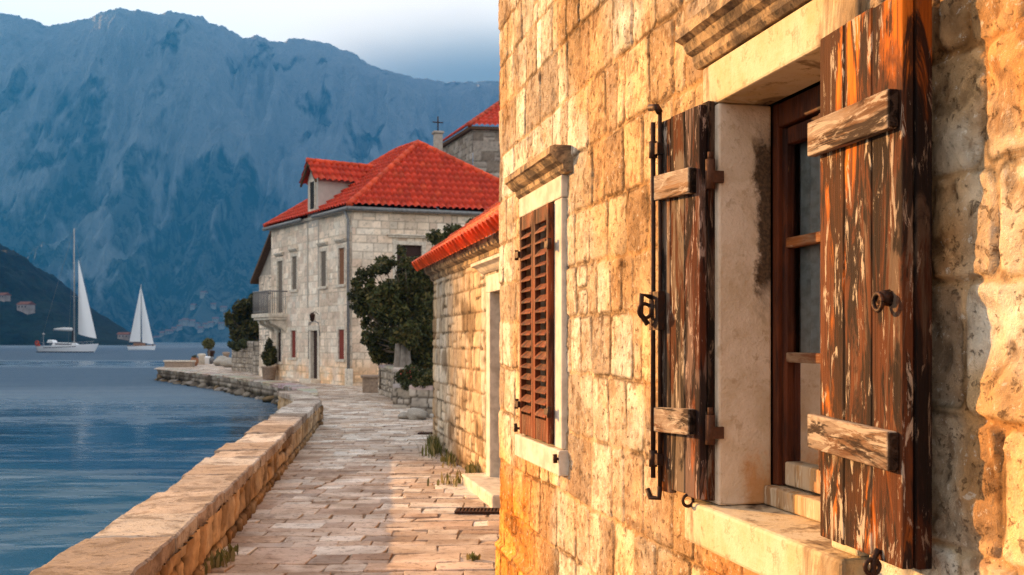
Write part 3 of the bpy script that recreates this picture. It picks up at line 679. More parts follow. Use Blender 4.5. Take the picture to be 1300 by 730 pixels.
# ------------------------------------------------------------------ the near house with the shuttered window
HA = math.atan2(-.9744, .2249)
H = thing('stone_house', 'golden sunlit limestone house wall with rusty orange shutters filling the right', 'house', (-.0806, 7.0, 0), HA)
BW = (3.617, 4.335, 1.04, 2.41); SWN = (.835, 1.515, 1.03, 2.355)
def post_house(S, Z, c, e, h):
    och = sstep(1.35, .55, Z)*sstep(2.9, .4, S)*sstep(.22, .62, fbm(S*1.6, Z*.7, 5, 41))
    c = stain(c, och, (1.10, .60, .16), 1.0)
    o2 = sstep(.50, .66, fbm(S*1.1+9, Z*.9, 5, 44)); c = stain(c, o2, (1.0, .72, .40), .75)
    right = sstep(4.3, 4.9, S)*sstep(.38, .6, fbm(S*2.2, Z*2.2, 4, 47)); c = stain(c, right, (.95, .62, .30), .8)
    under = sstep(.95, .72, Z)*sstep(3.3, 3.5, S)*sstep(4.6, 4.4, S)*sstep(.3, .6, fbm(S*5, Z*1.6, 4, 45)); c = stain(c, under, (1.0, .58, .2), .9)
    grey = sstep(.57, .70, fbm(S*2.3+3, Z*1.5+8, 5, 48)); c = stain(c, grey, (.55, .53, .52), .7)
    spk = sstep(.60, .72, fbm(S*24, Z*17, 4, 49, .6)); c = stain(c, spk, (.46, .38, .32), .75)
    return c
def h_house(S, Z, h, e):
    rough = sstep(3.9, 4.6, S)
    h = h+rough*e*(fbm(S*5, Z*5, 5, 61, .6)-.5)*.045
    pl = sstep(.245, .215, Z+.02*(fbm(S*3, Z*0, 2, 3)-.5))*.03
    return h+pl
strip('wall', H, [(0, 0), (1.9, 0), (5.5, 0)], -.06, 4.06, .0068, M['house'], [BW, SWN], post=post_house, hfun=h_house, ch=(.25, .34), bw=(.16, .36), seed=7, mortar=.011, warp=.018, round_=.035, bev=.011, depth=.0075, pits=.005, split=.06, crack=.7, lump=.45,
      pal=[(.80, .69, .54), (.75, .63, .48), (.67, .54, .39), (.85, .77, .64), (.60, .46, .32), (.76, .65, .51), (.48, .38, .28), (.82, .72, .57)], mcol=(.62, .46, .29))
b = MB(); b.cur = (.50, .40, .28)
b.box(0, 9, .02, .10, 4.055, 5.6); b.box(5.48, 9, .0, .10, -.06, 4.06); b.box(.0, 9, 6, 6.3, -.06, 5.6); b.box(8.7, 9, .1, 6, -.06, 5.6); b.box(.003, .3, .13, 6, -.06, 5.6)
b.build('rear_wall', M['stone'], H)
def hroof(H, x0, x1, y0, y1, z, rise, name='roof', seed=1, tint=(.50, .065, .022), over=.25):
    ym = (y0+y1)/2
    return roof_faces(name, H, [[(x0-over, y0-over, z), (x1+over, y0-over, z), (x1+over, ym, z+rise), (x0-over, ym, z+rise)], [(x1+over, y1+over, z), (x0-over, y1+over, z), (x0-over, ym, z+rise), (x1+over, ym, z+rise)]], M['tile'], seed=seed, tint=tint)
hroof(H, 0, 9, 0, 6.3, 5.6, 2.0)
# dressed stone round the big window
def trim_box(name, mat, x0, x1, y0, y1, z0, z1, bev=.008, parent=H, rough=.004, seed=0):
    b = MB(); b.box(x0, x1, y0, y1, z0, z1); return b.build(name, mat, parent, bev, ((x0+x1)/2, y0, z0))
trim_box('jamb', M['jamb'], 3.488, 3.617, -.034, .162, 1.042, 2.408); trim_box('jamb', M['trim'], 4.335, 4.465, -.034, .162, 1.042, 2.408)
trim_box('lintel', M['trim'], 3.486, 4.468, -.036, .162, 2.41, 2.555)
trim_box('window_sill', M['trim'], 3.435, 4.475, -.085, .17, .895, 1.04, .012)
def cornice(parent, s0, s1, prof, mat, n=26, seed=1, amp=.0014):
    """moulded hood: prof list of (out, z) from wall bottom to wall top"""
    rg = random.Random(seed); b = MB(); pr = [(-.03, prof[0][1])]+prof+[(-.03, prof[-1][1])]; R_ = []
    m = len(pr)
    for i in range(n+1):
        s = lerp(s0, s1, i/n)
        R_.append([(s+(rg.uniform(-amp, amp) if 0 < i < n else 0), -p+rg.uniform(-amp, amp), z+rg.uniform(-amp, amp)*.8) for p, z in pr])
    vs = [q for r in R_ for q in r]; fs = [(i*m+k, (i+1)*m+k, (i+1)*m+(k+1) % m, i*m+(k+1) % m) for i in range(n) for k in range(m)]+[tuple(range(m)), tuple(n*m+k for k in range(m-1, -1, -1))]
    b.add(vs, fs); return b.build('cornice', mat, parent)
cornice(H, 3.46, 4.50, [(.045, 2.558), (.06, 2.575), (.062, 2.60), (.085, 2.612), (.10, 2.64), (.128, 2.652), (.130, 2.69), (.11, 2.702)], M['cornice'], 30, 3)
cornice(H, .69, 1.76, [(.03, 2.475), (.05, 2.49), (.055, 2.515), (.085, 2.53), (.112, 2.56), (.125, 2.565), (.125, 2.60), (.10, 2.61)], M['cornice'], 26, 4)
# small window stone
trim_box('jamb', M['frame_pale'], .70, .835, -.034, .10, 1.03, 2.355); trim_box('jamb', M['frame_pale'], 1.515, 1.66, -.034, .10, 1.03, 2.355)
trim_box('lintel', M['frame_pale'], .698, 1.662, -.036, .10, 2.357, 2.475); trim_box('window_sill', M['frame_pale'], .69, 1.70, -.06, .10, .895, 1.028)
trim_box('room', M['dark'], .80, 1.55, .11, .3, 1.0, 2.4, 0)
# upper window above the small one: sill, jambs and closed shutters just entering the frame
trim_box('window_sill', M['frame_pale'], .62, 1.60, -.085, .02, 3.86, 3.985, .01)
trim_box('jamb', M['frame_pale'], .70, .83, -.034, .02, 3.987, 5.2); trim_box('jamb', M['frame_pale'], 1.43, 1.56, -.034, .02, 3.987, 5.2)
def louvre_leaf(parent, x0, x1, z0, z1, y=-.066, th=.034, nsl=17, seed=1, mat='shutter_red'):
    b = MB(); rg = random.Random(seed); st = .042; k = lambda: (rg.uniform(.75, 1.2),)*3
    for a in ((x0, x0+st), (x1-st, x1)):
        b.cur = k(); b.box(a[0], a[1], y, y+th, z0, z1)
    b.cur = k(); b.box(x0+st, x1-st, y+.003, y+th-.003, z1-.085, z1-.003); b.cur = k(); b.box(x0+st, x1-st, y+.003, y+th-.003, z0+.003, z0+.12)
    zz0, zz1 = z0+.125, z1-.09; n = nsl; p = (zz1-zz0)/n
    for i in range(n):
        b.cur = k(); zc = zz0+(i+.45)*p; d = rg.uniform(-.004, .004); dy = .030; dz = .017+d
        xa, xb = x0+st-.002, x1-st+.002; yc = y+th/2-.004
        b.hexa([(xa, yc-dy*.62, zc-dz), (xb, yc-dy*.62, zc-dz), (xb, yc+dy*.5, zc+dz-.006), (xa, yc+dy*.5, zc+dz-.006), (xa, yc-dy*.62, zc-dz+.009), (xb, yc-dy*.62, zc-dz+.009), (xb, yc+dy*.5, zc+dz+.004), (xa, yc+dy*.5, zc+dz+.004)])
    return b.build('louvred_shutter', M[mat], parent, .003, ((x0+x1)/2, y, z0))
louvre_leaf(H, .842, 1.172, 1.045, 2.345, seed=1); lf = louvre_leaf(H, 1.178, 1.508, 1.045, 2.345, seed=2)
louvre_leaf(H, .842, 1.125, 3.99, 5.19, seed=3); louvre_leaf(H, 1.135, 1.42, 3.99, 5.19, seed=4)
for sx in (.845, 1.505):
    for z in (1.22, 2.12):
        b = MB(); d = -1 if sx < 1 else 1
        b.box(sx-.02*d if d > 0 else sx-.045, sx+.045 if d > 0 else sx+.02, -.082, -.06, z-.018, z+.018); b.tube([(sx+.05*d, -.072, z-.03), (sx+.05*d, -.072, z+.03)], .013, 8)
        b.build('hinge', M['iron'], H)
b = MB(); b.tube([(.79, -.035, 1.07), (.79, -.075, 1.07)], .008, 8); b.tube([(.79, -.075, 1.05), (.79, -.078, 1.10)], .012, 8); b.build('shutter_dog', M['iron'], H)
b = MB(); b.tube([(1.69, -.03, .985), (1.69, -.075, .985)], .008, 8); b.tube([(1.69, -.075, .965), (1.69, -.078, 1.01)], .012, 8); b.build('shutter_dog', M['iron'], H)
b = MB(); b.tube([(.60, -.02, 3.93), (.60, -.09, 3.93), (.60, -.09, 4.0)], .010, 8); b.build('shutter_dog', M['iron'], H)

# sash window in the big opening
b = MB(); x0, x1, z0, z1 = BW
b.box(x0+.002, x0+.040, .163, .225, z0+.07, z1-.002); b.box(x1-.040, x1-.002, .163, .225, z0+.07, z1-.002); b.box(x0+.040, x1-.040, .165, .224, z1-.085, z1-.004)
wf = b.build('window', M['window_wood'], H, .005, (x0, .163, z0))
wo_ = Vector((x0, .163, z0))
b = MB(); b.box(x0+.004, x1-.004, .130, .228, z0+.003, z0+.068); b.build('window_board', M['sill_wood'], wf, .006).location = -wo_
def sash(xa, xb):
    b = MB(); st = .030; y0_, y1_ = .178, .217
    b.box(xa, xa+st, y0_, y1_, z0+.075, z1-.09); b.box(xb-st, xb, y0_, y1_, z0+.075, z1-.09); b.box(xa+st, xb-st, y0_+.001, y1_-.001, z1-.15, z1-.092)
    o = b.build('casement', M['window_wood'], wf, .006); o.location = -wo_
    b = MB(); b.box(xa+st, xb-st, y0_-.006, y1_-.001, z0+.077, z0+.155); b.build('bottom_rail', M['sill_wood'], wf, .006).location = -wo_
    for zb in (1.545, 1.93):
        b = MB(); b.box(xa+st, xb-st, y0_-.002, y1_-.004, zb-.017, zb+.017); b.build('glazing_bar', M['bar_wood'], wf, .005).location = -wo_
    zs = [z0+.155, 1.528, 1.563-.0, 1.913, 1.947, z1-.15]
    for k in range(3):
        b = MB(); b.add([(xa+st, .206, zs[2*k]), (xb-st, .206, zs[2*k]), (xb-st, .206, zs[2*k+1]), (xa+st, .206, zs[2*k+1])], [(0, 1, 2, 3)]); b.build('pane', M['glass'], wf).location = -wo_
xm = (x0+x1)/2; sash(x0+.042, xm-.001); sash(xm+.001, x1-.042)
b = MB(); pts = []
for i in range(80):
    xx = lerp(x0+.03, x1-.03, i/79); pts.append([(xx, .248+.010*math.sin(i*.9)+.008*math.sin(i*2.3), zz) for zz in (z0+.1, z1-.06)])
b.sheet(pts); b.build('curtain', M['curtain'], H)
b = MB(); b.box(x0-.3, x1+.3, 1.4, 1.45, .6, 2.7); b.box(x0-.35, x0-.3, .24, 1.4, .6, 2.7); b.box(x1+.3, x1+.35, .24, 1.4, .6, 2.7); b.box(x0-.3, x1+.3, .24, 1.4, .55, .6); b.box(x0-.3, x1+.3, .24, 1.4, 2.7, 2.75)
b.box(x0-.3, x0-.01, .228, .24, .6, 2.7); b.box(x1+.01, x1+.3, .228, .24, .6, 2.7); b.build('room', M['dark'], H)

# plank shutters: leaf coordinates x from the hinge, -y is the face
def plank_leaf(sgn, w_, z0, z1, hinge_at, ang, bz, seed, label):
    rg = random.Random(seed); b = MB(); npl = 3; ws = [rg.uniform(.9, 1.15) for _ in range(npl)]; t = sum(ws); x = 0
    def bx(xa, xb, ya, yb, za, zb): b.box(min(sgn*xa, sgn*xb), max(sgn*xa, sgn*xb), ya, yb, za, zb)
    for i in range(npl):
        wd = ws[i]/t*w_; k = rg.uniform(.8, 1.2); b.cur = (k, k*rg.uniform(.9, 1.05), k)
        bx(x+.002, x+wd-.002, -.030, -.001+rg.uniform(-.001, .0), z0+rg.uniform(-.012, .012), z1+rg.uniform(-.010, .010)); x += wd
    b.cur = (.42, .36, .33)  # rear boards coloured darker to imitate shade along the leaf edges
    if sgn > 0:
        bx(.01, w_*.5, .002, .026, z0+.02, z1-.01); bx(w_*.5+.004, w_-.03, .002, .026, z0+.015, z1-.01); bx(w_-.028, w_+.006, .002, .040, z0-.012, z1+.026)
    else:
        bx(.0, .045, .002, .036, z0-.006, z1+.02); bx(.048, w_*.55, .002, .026, z0+.02, z1-.01); bx(w_*.55+.004, w_-.01, .002, .026, z0+.015, z1-.015)
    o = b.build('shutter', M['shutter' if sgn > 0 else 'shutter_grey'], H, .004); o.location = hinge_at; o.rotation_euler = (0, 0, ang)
    o['label'] = label
    for z in bz:
        b = MB(); xa, xb = (-.015, w_-.02) if sgn > 0 else (.03, w_+.012)
        k = rg.uniform(.9, 1.1); b.cur = (k, k, k); h_ = .045
        d1, d2 = rg.uniform(-.012, .012), rg.uniform(-.008, .008)
        P_ = [(sgn*xa, -.058, z-h_+d1), (sgn*xb, -.056, z-h_+d2), (sgn*xb, -.031, z-h_+d2), (sgn*xa, -.031, z-h_+d1), (sgn*xa, -.058, z+h_+d1), (sgn*xb, -.056, z+h_+d2), (sgn*xb, -.031, z+h_+d2), (sgn*xa, -.031, z+h_+d1)]
        b.hexa(P_); b.cur = (.10, .08, .075); xe = xb if sgn > 0 else xa; dl = d2 if sgn > 0 else d1; x1e = xe+(.008 if sgn > 0 else -.008)  # dark end piece: shade on the batten end put into its colour
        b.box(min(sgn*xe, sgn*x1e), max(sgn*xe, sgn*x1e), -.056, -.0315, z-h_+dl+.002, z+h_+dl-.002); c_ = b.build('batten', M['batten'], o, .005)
    return o
Lz0, Lz1 = 1.095, 2.40
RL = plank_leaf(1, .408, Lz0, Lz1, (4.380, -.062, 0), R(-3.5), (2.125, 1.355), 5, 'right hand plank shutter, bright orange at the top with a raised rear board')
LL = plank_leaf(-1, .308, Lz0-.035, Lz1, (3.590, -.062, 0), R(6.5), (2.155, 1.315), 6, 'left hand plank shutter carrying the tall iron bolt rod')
def ring(b, c, r, rt, axis, n=16):
    pts = []
    for i in range(n+1):
        a = 2*math.pi*i/n
        d = {'y': (math.cos(a), 0, math.sin(a)), 'x': (0, math.cos(a), math.sin(a)), 'z': (math.cos(a), math.sin(a), 0)}[axis]
        pts.append(tuple(c[k]+r*d[k] for k in range(3)))
    b.tube(pts, rt, 6, False)
# bolt rod on the left leaf
b = MB(); X = -.296
b.tube([(X, -.054, 1.10), (X, -.054, 2.40)], .0095, 8); b.tube([(X+.03, -.042, 1.06), (X+.03, -.042, 2.44)], .008, 8)
for z in (1.17, 1.72, 2.30): b.box(X-.020, X+.04, -.058, -.034, z-.02, z+.02); b.tube([(X, -.054, z-.03), (X, -.054, z+.03)], .016, 8)
b.tube([(X+.03, -.042, 2.43), (X+.03, -.055, 2.45), (X-.01, -.062, 2.455)], .013, 8); b.tube([(X+.03, -.042, 1.07), (X+.04, -.05, 1.03), (X+.01, -.07, 1.03), (X-.005, -.075, 1.06)], .010, 8)
b.tube([(X, -.06, 1.76), (X-.01, -.095, 1.77), (X-.01, -.10, 1.70), (X, -.075, 1.66)], .010, 8); ring(b, (X-.005, -.085, 1.71), .026, .007, 'x'); b.box(X-.02, X+.05, -.060, -.032, 1.64, 1.78)
b.build('bolt_rod', M['iron'], LL)
b = MB(); ring(b, (-.09, -.025, Lz0-.05), .020, .006, 'x'); b.tube([(-.09, -.012, Lz0+.01), (-.09, -.02, Lz0-.035)], .007, 6); b.build('ring', M['iron'], LL)
b = MB(); b.tube([(.31, -.034, 1.11), (.31, -.045, 1.095), (.312, -.05, 1.06), (.305, -.035, 1.03), (.30, -.05, 1.005), (.31, -.075, 1.005), (.31, -.082, 1.04)], .008, 8); ring(b, (.31, -.05, 1.07), .018, .006, 'x'); b.build('hook', M['iron'], RL)
b = MB(); b.tube([(.350, -.030, 1.70), (.350, -.055, 1.70)], [.020, .016], 10); ring(b, (.350, -.058, 1.69), .020, .0055, 'y'); b.box(.30, .365, -.035, -.030, 1.685, 1.715); b.build('latch', M['iron'], RL)
for z in (2.165, 1.30):
    b = MB(); b.tube([(3.612, -.062, z-.05), (3.612, -.062, z+.05)], .017, 10); b.box(3.55, 3.60, -.07, -.055, z-.025, z+.02); b.box(3.612, 3.630, -.06, -.02, z-.03, z+.01); b.tube([(3.612, -.062, z+.05), (3.612, -.062, z+.075)], .010, 8); b.build('hinge', M['pintle'], H)
for z in (2.165, 1.30):
    b = MB(); b.tube([(4.33, -.05, z-.05), (4.33, -.05, z+.05)], .015, 10); b.box(4.31, 4.34, -.05, -.02, z-.03, z+.01); b.build('hinge', M['pintle'], H)

# ------------------------------------------------------------------ low outbuilding
A = thing('stone_outbuilding', 'low warm stone outbuilding with red tiled eave and pale framed doorway', 'outbuilding', (-1.18, 15.43, 0), HA)
DO = (4.38, 5.28, .10, 2.13)
def post_ann(S, Z, c, e, h):
    c = stain(c, sstep(.52, .68, fbm(S*1.9, Z*2.2, 5, 71)), (.40, .34, .28), .9)
    c = stain(c, sstep(.35, .0, Z), (.55, .5, .4), .7)
    return stain(c, sstep(.5, .62, fbm(S*1.2, Z*.5, 4, 72)), (1.0, .78, .5), .6)
strip('wall', A, [(0, 0), (8.6, 0)], -.06, 2.60, .022, M['stone'], [DO], post=post_ann, ch=(.20, .29), bw=(.18, .36), seed=17, mortar=.015, warp=.016, depth=.014, lump=.5, bev=.016, crack=.8, mcol=(.36, .26, .16), pal=[(.66, .55, .41), (.60, .48, .34), (.70, .60, .47), (.52, .40, .28), (.64, .54, .42)])
strip('end_wall', A, [(0, 5), (0, 0)], -.06, 2.60, .08, M['stone'], ch=(.2, .3), bw=(.3, .5), seed=18)
b = MB(); b.cur = (.45, .37, .27); b.add([(0, .02, 2.58), (0, 5, 2.58), (0, 2.5, 4.4)], [(0, 1, 2)]); b.box(8.3, 8.6, .1, 5, -.05, 2.6); b.box(.05, 8.6, 4.8, 5, -.05, 2.6); b.build('gable', M['stone'], A)
b = MB(); b.box(4.19, 4.38, -.05, .16, .0, 2.13); b.box(5.28, 5.47, -.05, .16, .0, 2.13); b.box(4.18, 5.48, -.052, .16, 2.132, 2.32); b.build('door_frame', M['frame_pale'], A, .008)
b = MB(); b.box(4.39, 5.27, .13, .17, .1, 2.13); b.build('door', M['door_dark'], A, .004)
b = MB(); b.box(4.0, 5.7, -.30, .16, -.03, .12); b.build('doorstep', M['frame_pale'], A, .02)
cornice(A, 3.85, 5.8, [(.03, 2.36), (.06, 2.38), (.10, 2.42), (.16, 2.44), (.16, 2.47), (.12, 2.49)], M['frame_pale'], 20, 6)
cornice(A, -.06, 8.6, [(.02, 2.50), (.05, 2.53), (.05, 2.58), (.12, 2.61), (.14, 2.66), (.14, 2.70), (.06, 2.72)], M['cornice'], 70, 7)
roof_faces('roof', A, [[(-.12, -.24, 2.72), (8.7, -.24, 2.72), (8.7, 2.5, 4.72), (-.12, 2.5, 4.72)], [(8.7, 5.2, 2.72), (-.12, 5.2, 2.72), (-.12, 2.5, 4.72), (8.7, 2.5, 4.72)]], M['tile'], .20, .32, .07, .035, 5, (.74, .085, .018))
b = MB(); 
for k in range(44):
    kk = random.Random(k).uniform(.7, 1.2); b.cur = (.74*kk, .10*kk, .022*kk); xx = -.12+.1+k*.20
    b.tube([(xx, -.29, 2.715), (xx, -.05, 2.88)], [.082, .075], 10, False)
b.build('eave_tiles', M['tile'], A)

# ------------------------------------------------------------------ the two storey villa down the promenade
VA = math.atan2(-.832, .555)
V = thing('stone_villa', 'two storey pale stone villa with red hipped roof, dormer and small balcony', 'villa', (-5.7, 36.5, 0), VA)
EZ = 6.38
VP = [(.88, .73, .58), (.82, .66, .51), (.88, .77, .63), (.74, .58, .45), (.84, .70, .55)]
def post_villa(S, Z, c, e, h):
    c = stain(c, sstep(1.3, .2, Z)*sstep(.3, .55, fbm(S*1.2, Z*2, 4, 81)), (1.08, .84, .58), .8)
    return stain(c, sstep(.54, .68, fbm(S*.9, Z*.35, 5, 82)), (.78, .74, .70), .5)
UW = [(.88, .50), (2.51, .50), (5.41, .50), (6.97, .52)]; LW = [(.90, .52), (5.50, .50)]
fh = [(8-k-w_/2, 8-k+w_/2, 3.66, 4.98) for k, w_ in UW[:3]]+[(8-6.97-.27, 8-6.97+.27, 2.78, 4.9)]+[(8-k-w_/2, 8-k+w_/2, .94, 2.02) for k, w_ in LW]+[(8-3.38-.33, 8-3.38+.33, .16, 2.0)]+[(8-7.05-.2, 8-7.05+.2, .75, 2.15)]
strip('front_wall', V, [(-8, 0), (0, 0)], -.1, EZ, .035, M['stone_villa'], fh, post=post_villa, ch=(.22, .30), bw=(.28, .62), seed=51, mortar=.008, crack=.25, warp=.008, depth=.008, bev=.02, round_=.015, pal=VP, mcol=(.66, .54, .41), split=.08, pits=.003)
sdir = Vector((.259, .9655, 0)); se = (2.05, 7.63)
SWH = (1.62, 2.55, 3.6, 5.08)
def post_vs(S, Z, c, e, h): return post_villa(S, Z, c, e, h)*np.array((.96, .94, .92))
strip('side_wall', V, [(0, 0), se], -.1, EZ, .035, M['stone_villa'], [SWH], post=post_vs, ch=(.24, .33), bw=(.26, .58), seed=52, mortar=.009, crack=.25, warp=.008, depth=.010, bev=.022, round_=.015, pal=VP, mcol=(.56, .46, .36), split=.05, pits=.003)
b = MB(); b.cur = (.46, .4, .33); q0 = Vector((-8, 0, 0)); 
b.hexa([(-8, .02, -.1), (-7.8, .02, -.1), (-7.8+2.05, 7.63, -.1), (-8+2.05, 7.63, -.1), (-8, .02, EZ), (-7.8, .02, EZ), (-7.8+2.05, 7.63, EZ), (-8+2.05, 7.63, EZ)])
b.hexa([(-8+2.05, 7.43, -.1), (2.0, 7.43, -.1), (2.05, 7.62, -.1), (-8+2.05, 7.62, -.1), (-8+2.05, 7.43, EZ), (2.0, 7.43, EZ), (2.05, 7.62, EZ), (-8+2.05, 7.62, EZ)]); b.build('back_wall', M['stone_villa'], V)
ov = .22
E00 = (ov*.9, -ov, EZ); E10 = (-8-ov, -ov, EZ); E11 = (-8+2.05-ov, 7.63+ov, EZ); E01 = (2.05+ov, 7.63+ov, EZ); R0 = (-2.1, 3.81, 9.36); R1 = (-3.86, 3.81, 9.36)
TV = (.52, .038, .010)
roof = roof_faces('roof', V, [[E10, E00, R0, R1], [E00, E01, R0], [E01, E11, R1, R0], [E11, E10, R1]], M['tile'], .24, .38, .065, .10, 11, TV)
b = MB(); up = Vector((0, 0, .05))
for p, q in ((E00, R0), (E10, R1), (R0, R1), (E01, R0)): ridge_caps(b, Vector(p)+up, Vector(q)+up, .12, .4, (.66, .07, .018))
b.build('ridge_tiles', M['tile'], V)
b = MB()
for p, q in ((E10, (-4.15, -ov, EZ)), ((-2.95, -ov, EZ), E00), (E00, E01)):
    p = Vector(p)+Vector((0, -.04, -.07)); q = Vector(q)+Vector((0, -.04, -.07)); b.tube([p, q], .075, 8)
b.build('gutter', M['gutter'], V)
b = MB(); b.prism([(0, 0), (.10, .02), (.16, .10), (0, .12)], -8.1, .05, lambda a, z, d: (d, -a, EZ-.13+z)); 
nrm = Vector((sdir.y, -sdir.x, 0))
b.prism([(0, 0), (.10, .02), (.16, .10), (0, .12)], -.05, 7.9, lambda a, z, d: tuple(sdir*d+nrm*a+Vector((0, 0, EZ-.13+z)))); b.build('eave_moulding', M['frame_pale'], V)
b = MB(); b.tube([(-.14, -.22, EZ-.1), (-.12, -.10, EZ-.45), (-.12, -.09, 0)], .055, 8); b.build('downpipe', M['gutter'], V)
b = MB(); b.box(-.34, .10, -.14, -.0, -.05, .62); b.build('corner_block', M['frame_pale'], V, .03)
def vwin(k, w_, z0, z1, mat, hood, fr=.10, sill=True):
    x0, x1 = -k-w_/2, -k+w_/2; b = MB()
    b.box(x0-fr, x0, -.03, .14, z0, z1); b.box(x1, x1+fr, -.03, .14, z0, z1); b.box(x0-fr, x1+fr, -.032, .14, z1+.002, z1+fr+.02)
    if sill: b.box(x0-fr-.04, x1+fr+.04, -.08, .14, z0-.10, z0-.002)
    o = b.build('window', M['frame_pale'], V, .01)
    b = MB(); xm = (x0+x1)/2
    for a, c_ in ((x0+.004, xm-.004), (xm+.004, x1-.004)):
        b.box(a, c_, .03, .065, z0+.003, z1-.003)
        if hood:
            n = 16
            for i in range(n): zz = lerp(z0+.06, z1-.08, i/n); b.box(a+.03, c_-.03, .018, .03, zz, zz+.035)
    b.build('shutter', mat, o, .004)
    b = MB(); b.box(x0, x1, .067, .12, z0, z1); b.build('reveal', M['dark'], o)
    if hood:
        b = MB(); b.prism([(0, 0), (.05, .02), (.12, .09), (.12, .13), (0, .15)], x0-fr-.06, x1+fr+.06, lambda a, z, d: (d, -a-.02, z1+fr+.10+z)); b.build('hood', M['frame_pale'], o)
    return o
vwin(UW[0][0], .5, 3.66, 4.98, M['brown_paint'], True); vwin(UW[1][0], .5, 3.66, 4.98, M['grey_paint'], True); vwin(UW[2][0], .5, 3.66, 4.98, M['grey_paint'], True); vwin(6.97, .54, 2.78, 4.9, M['grey_paint'], True, sill=False)
vwin(LW[0][0], .52, .94, 2.02, M['red_paint'], False); vwin(LW[1][0], .5, .94, 2.02, M['red_paint'], False); vwin(7.05, .4, .75, 2.15, M['door_dark'], False)
b = MB(); b.box(-3.38-.50, -3.38-.33, -.04, .2, -.02, 2.0); b.box(-3.38+.33, -3.38+.50, -.04, .2, -.02, 2.0); b.box(-3.90, -2.86, -.045, .2, 2.002, 2.2); dfr = b.build('door_frame', M['frame_pale'], V, .012)
b = MB(); b.box(-3.70, -3.06, .10, .16, .14, 2.0); b.build('door', M['door_dark'], V, .005)
b = MB(); b.box(-3.95, -2.80, -.40, .2, -.03, .15); b.build('doorstep', M['frame_pale'], V, .02)
b = MB(); b.tube([(-3.0, -.02, 2.62), (-3.0, -.16, 2.72), (-3.0, -.26, 2.66)], .015, 6); b.lathe((-3.0, -.26, 2.34), [(.03, 0), (.09, .06), (.11, .22), (.12, .26), (.03, .34)], 8); b.build('wall_lantern', M['iron'], V)
b = MB(); b.tube([(-3.95, -.02, .9), (-3.93, -.03, 1.9), (-3.85, -.04, 2.30), (-3.3, -.04, 2.38), (-2.95, -.04, 2.3), (-2.8, -.03, 1.8)], .016, 5); b.build('cable', M['rail'], V)
# pilaster strips under the dormer
b = MB(); b.cur = (.47, .41, .34); b.box(-4.10, -3.98, -.025, 0, 2.9, EZ); b.box(-3.04, -2.92, -.025, 0, 2.9, EZ); b.build('pilaster', M['stone_villa'], V, .01)
# side window
b = MB()
def sd_(t, a, z): return tuple(sdir*t+nrm*a+Vector((0, 0, z)))
def sbox(b, t0, t1, a0, a1, z0, z1): b.hexa([sd_(t0, a1, z0), sd_(t1, a1, z0), sd_(t1, a0, z0), sd_(t0, a0, z0), sd_(t0, a1, z1), sd_(t1, a1, z1), sd_(t1, a0, z1), sd_(t0, a0, z1)])
sbox(b, 1.47, 1.62, -.15, .04, 3.6, 5.08); sbox(b, 2.55, 2.70, -.15, .04, 3.6, 5.08); sbox(b, 1.46, 2.71, -.15, .045, 5.082, 5.22); sbox(b, 1.42, 2.75, -.15, .09, 3.46, 3.598); o = b.build('window', M['frame_pale'], V, .01)
b = MB(); sbox(b, 1.62, 2.55, -.16, -.12, 3.6, 5.08); b.build('shutter', M['door_dark'], o)
b = MB(); sbox(b, 1.30, 2.90, 0, .10, 5.34, 5.41); sbox(b, 1.26, 2.94, 0, .15, 5.412, 5.46); b.build('hood', M['frame_pale'], o, .01)
# balcony
b = MB(); b.box(-8.05, -6.15, -.85, 0, 2.56, 2.72); b.box(-8.0, -6.2, -.78, 0, 2.46, 2.558); bal = b.build('balcony', M['frame_pale'], V, .02)
for x in (-7.8, -7.1, -6.4):
    b = MB(); b.prism([(0, 0), (.0, .5), (.66, .5), (.60, .36), (.25, .2)], x-.11, x+.11, lambda a, z, d: (d, -a, 1.95+z)); b.build('corbel', M['frame_pale'], bal, .015)
b = MB(); 
b.tube([(-8.0, -.80, 3.62), (-6.2, -.80, 3.62)], .03, 6); b.tube([(-8.0, -.8, 3.62), (-8.0, 0, 3.62)], .03, 6); b.tube([(-6.2, -.8, 3.62), (-6.2, 0, 3.62)], .03, 6); b.tube([(-8.0, -.8, 2.80), (-6.2, -.8, 2.80)], .02, 6)
for i in range(22): x = lerp(-8.0, -6.2, i/21); b.tube([(x, -.80, 2.72), (x, -.80, 3.62)], .013, 5)
for i in range(9):
    for x in (-8.0, -6.2): yy = lerp(-.8, 0, i/9); b.tube([(x, yy, 2.72), (x, yy, 3.62)], .013, 5)
b.build('railing', M['rail'], bal)
# dormer
dk0, dk1 = 3.02, 4.03; dz = EZ+1.42; dp = dz+.66; dm = -(dk0+dk1)/2
b = MB(); b.cur = (.50, .45, .39)
b.add([(-dk1, -.01, EZ-.4), (-dk0, -.01, EZ-.4), (-dk0, -.01, dz), (dm, -.01, dp), (-dk1, -.01, dz), (-dk1, 3.0, dz), (-dk0, 3.0, dz), (-dk0, 3.0, EZ-.1), (-dk1, 3.0, EZ-.1)], [(0, 1, 2, 3, 4), (1, 7, 6, 2), (0, 4, 5, 8)])
dorm = b.build('dormer', M['stone_villa'], V)
b = MB(); b.box(dm-.30, dm-.22, -.05, .0, EZ+.30, EZ+1.35); b.box(dm+.22, dm+.30, -.05, .0, EZ+.30, EZ+1.35); b.box(dm-.32, dm+.32, -.052, 0, EZ+1.352, EZ+1.44); b.box(dm-.34, dm+.34, -.07, 0, EZ+.20, EZ+.298); b.build('window_frame', M['frame_pale'], dorm)
b = MB(); b.box(dm-.22, dm+.22, -.03, -.014, EZ+.30, EZ+1.35); b.build('pane', M['smoke'], dorm)
dd = 3.0; do = .24
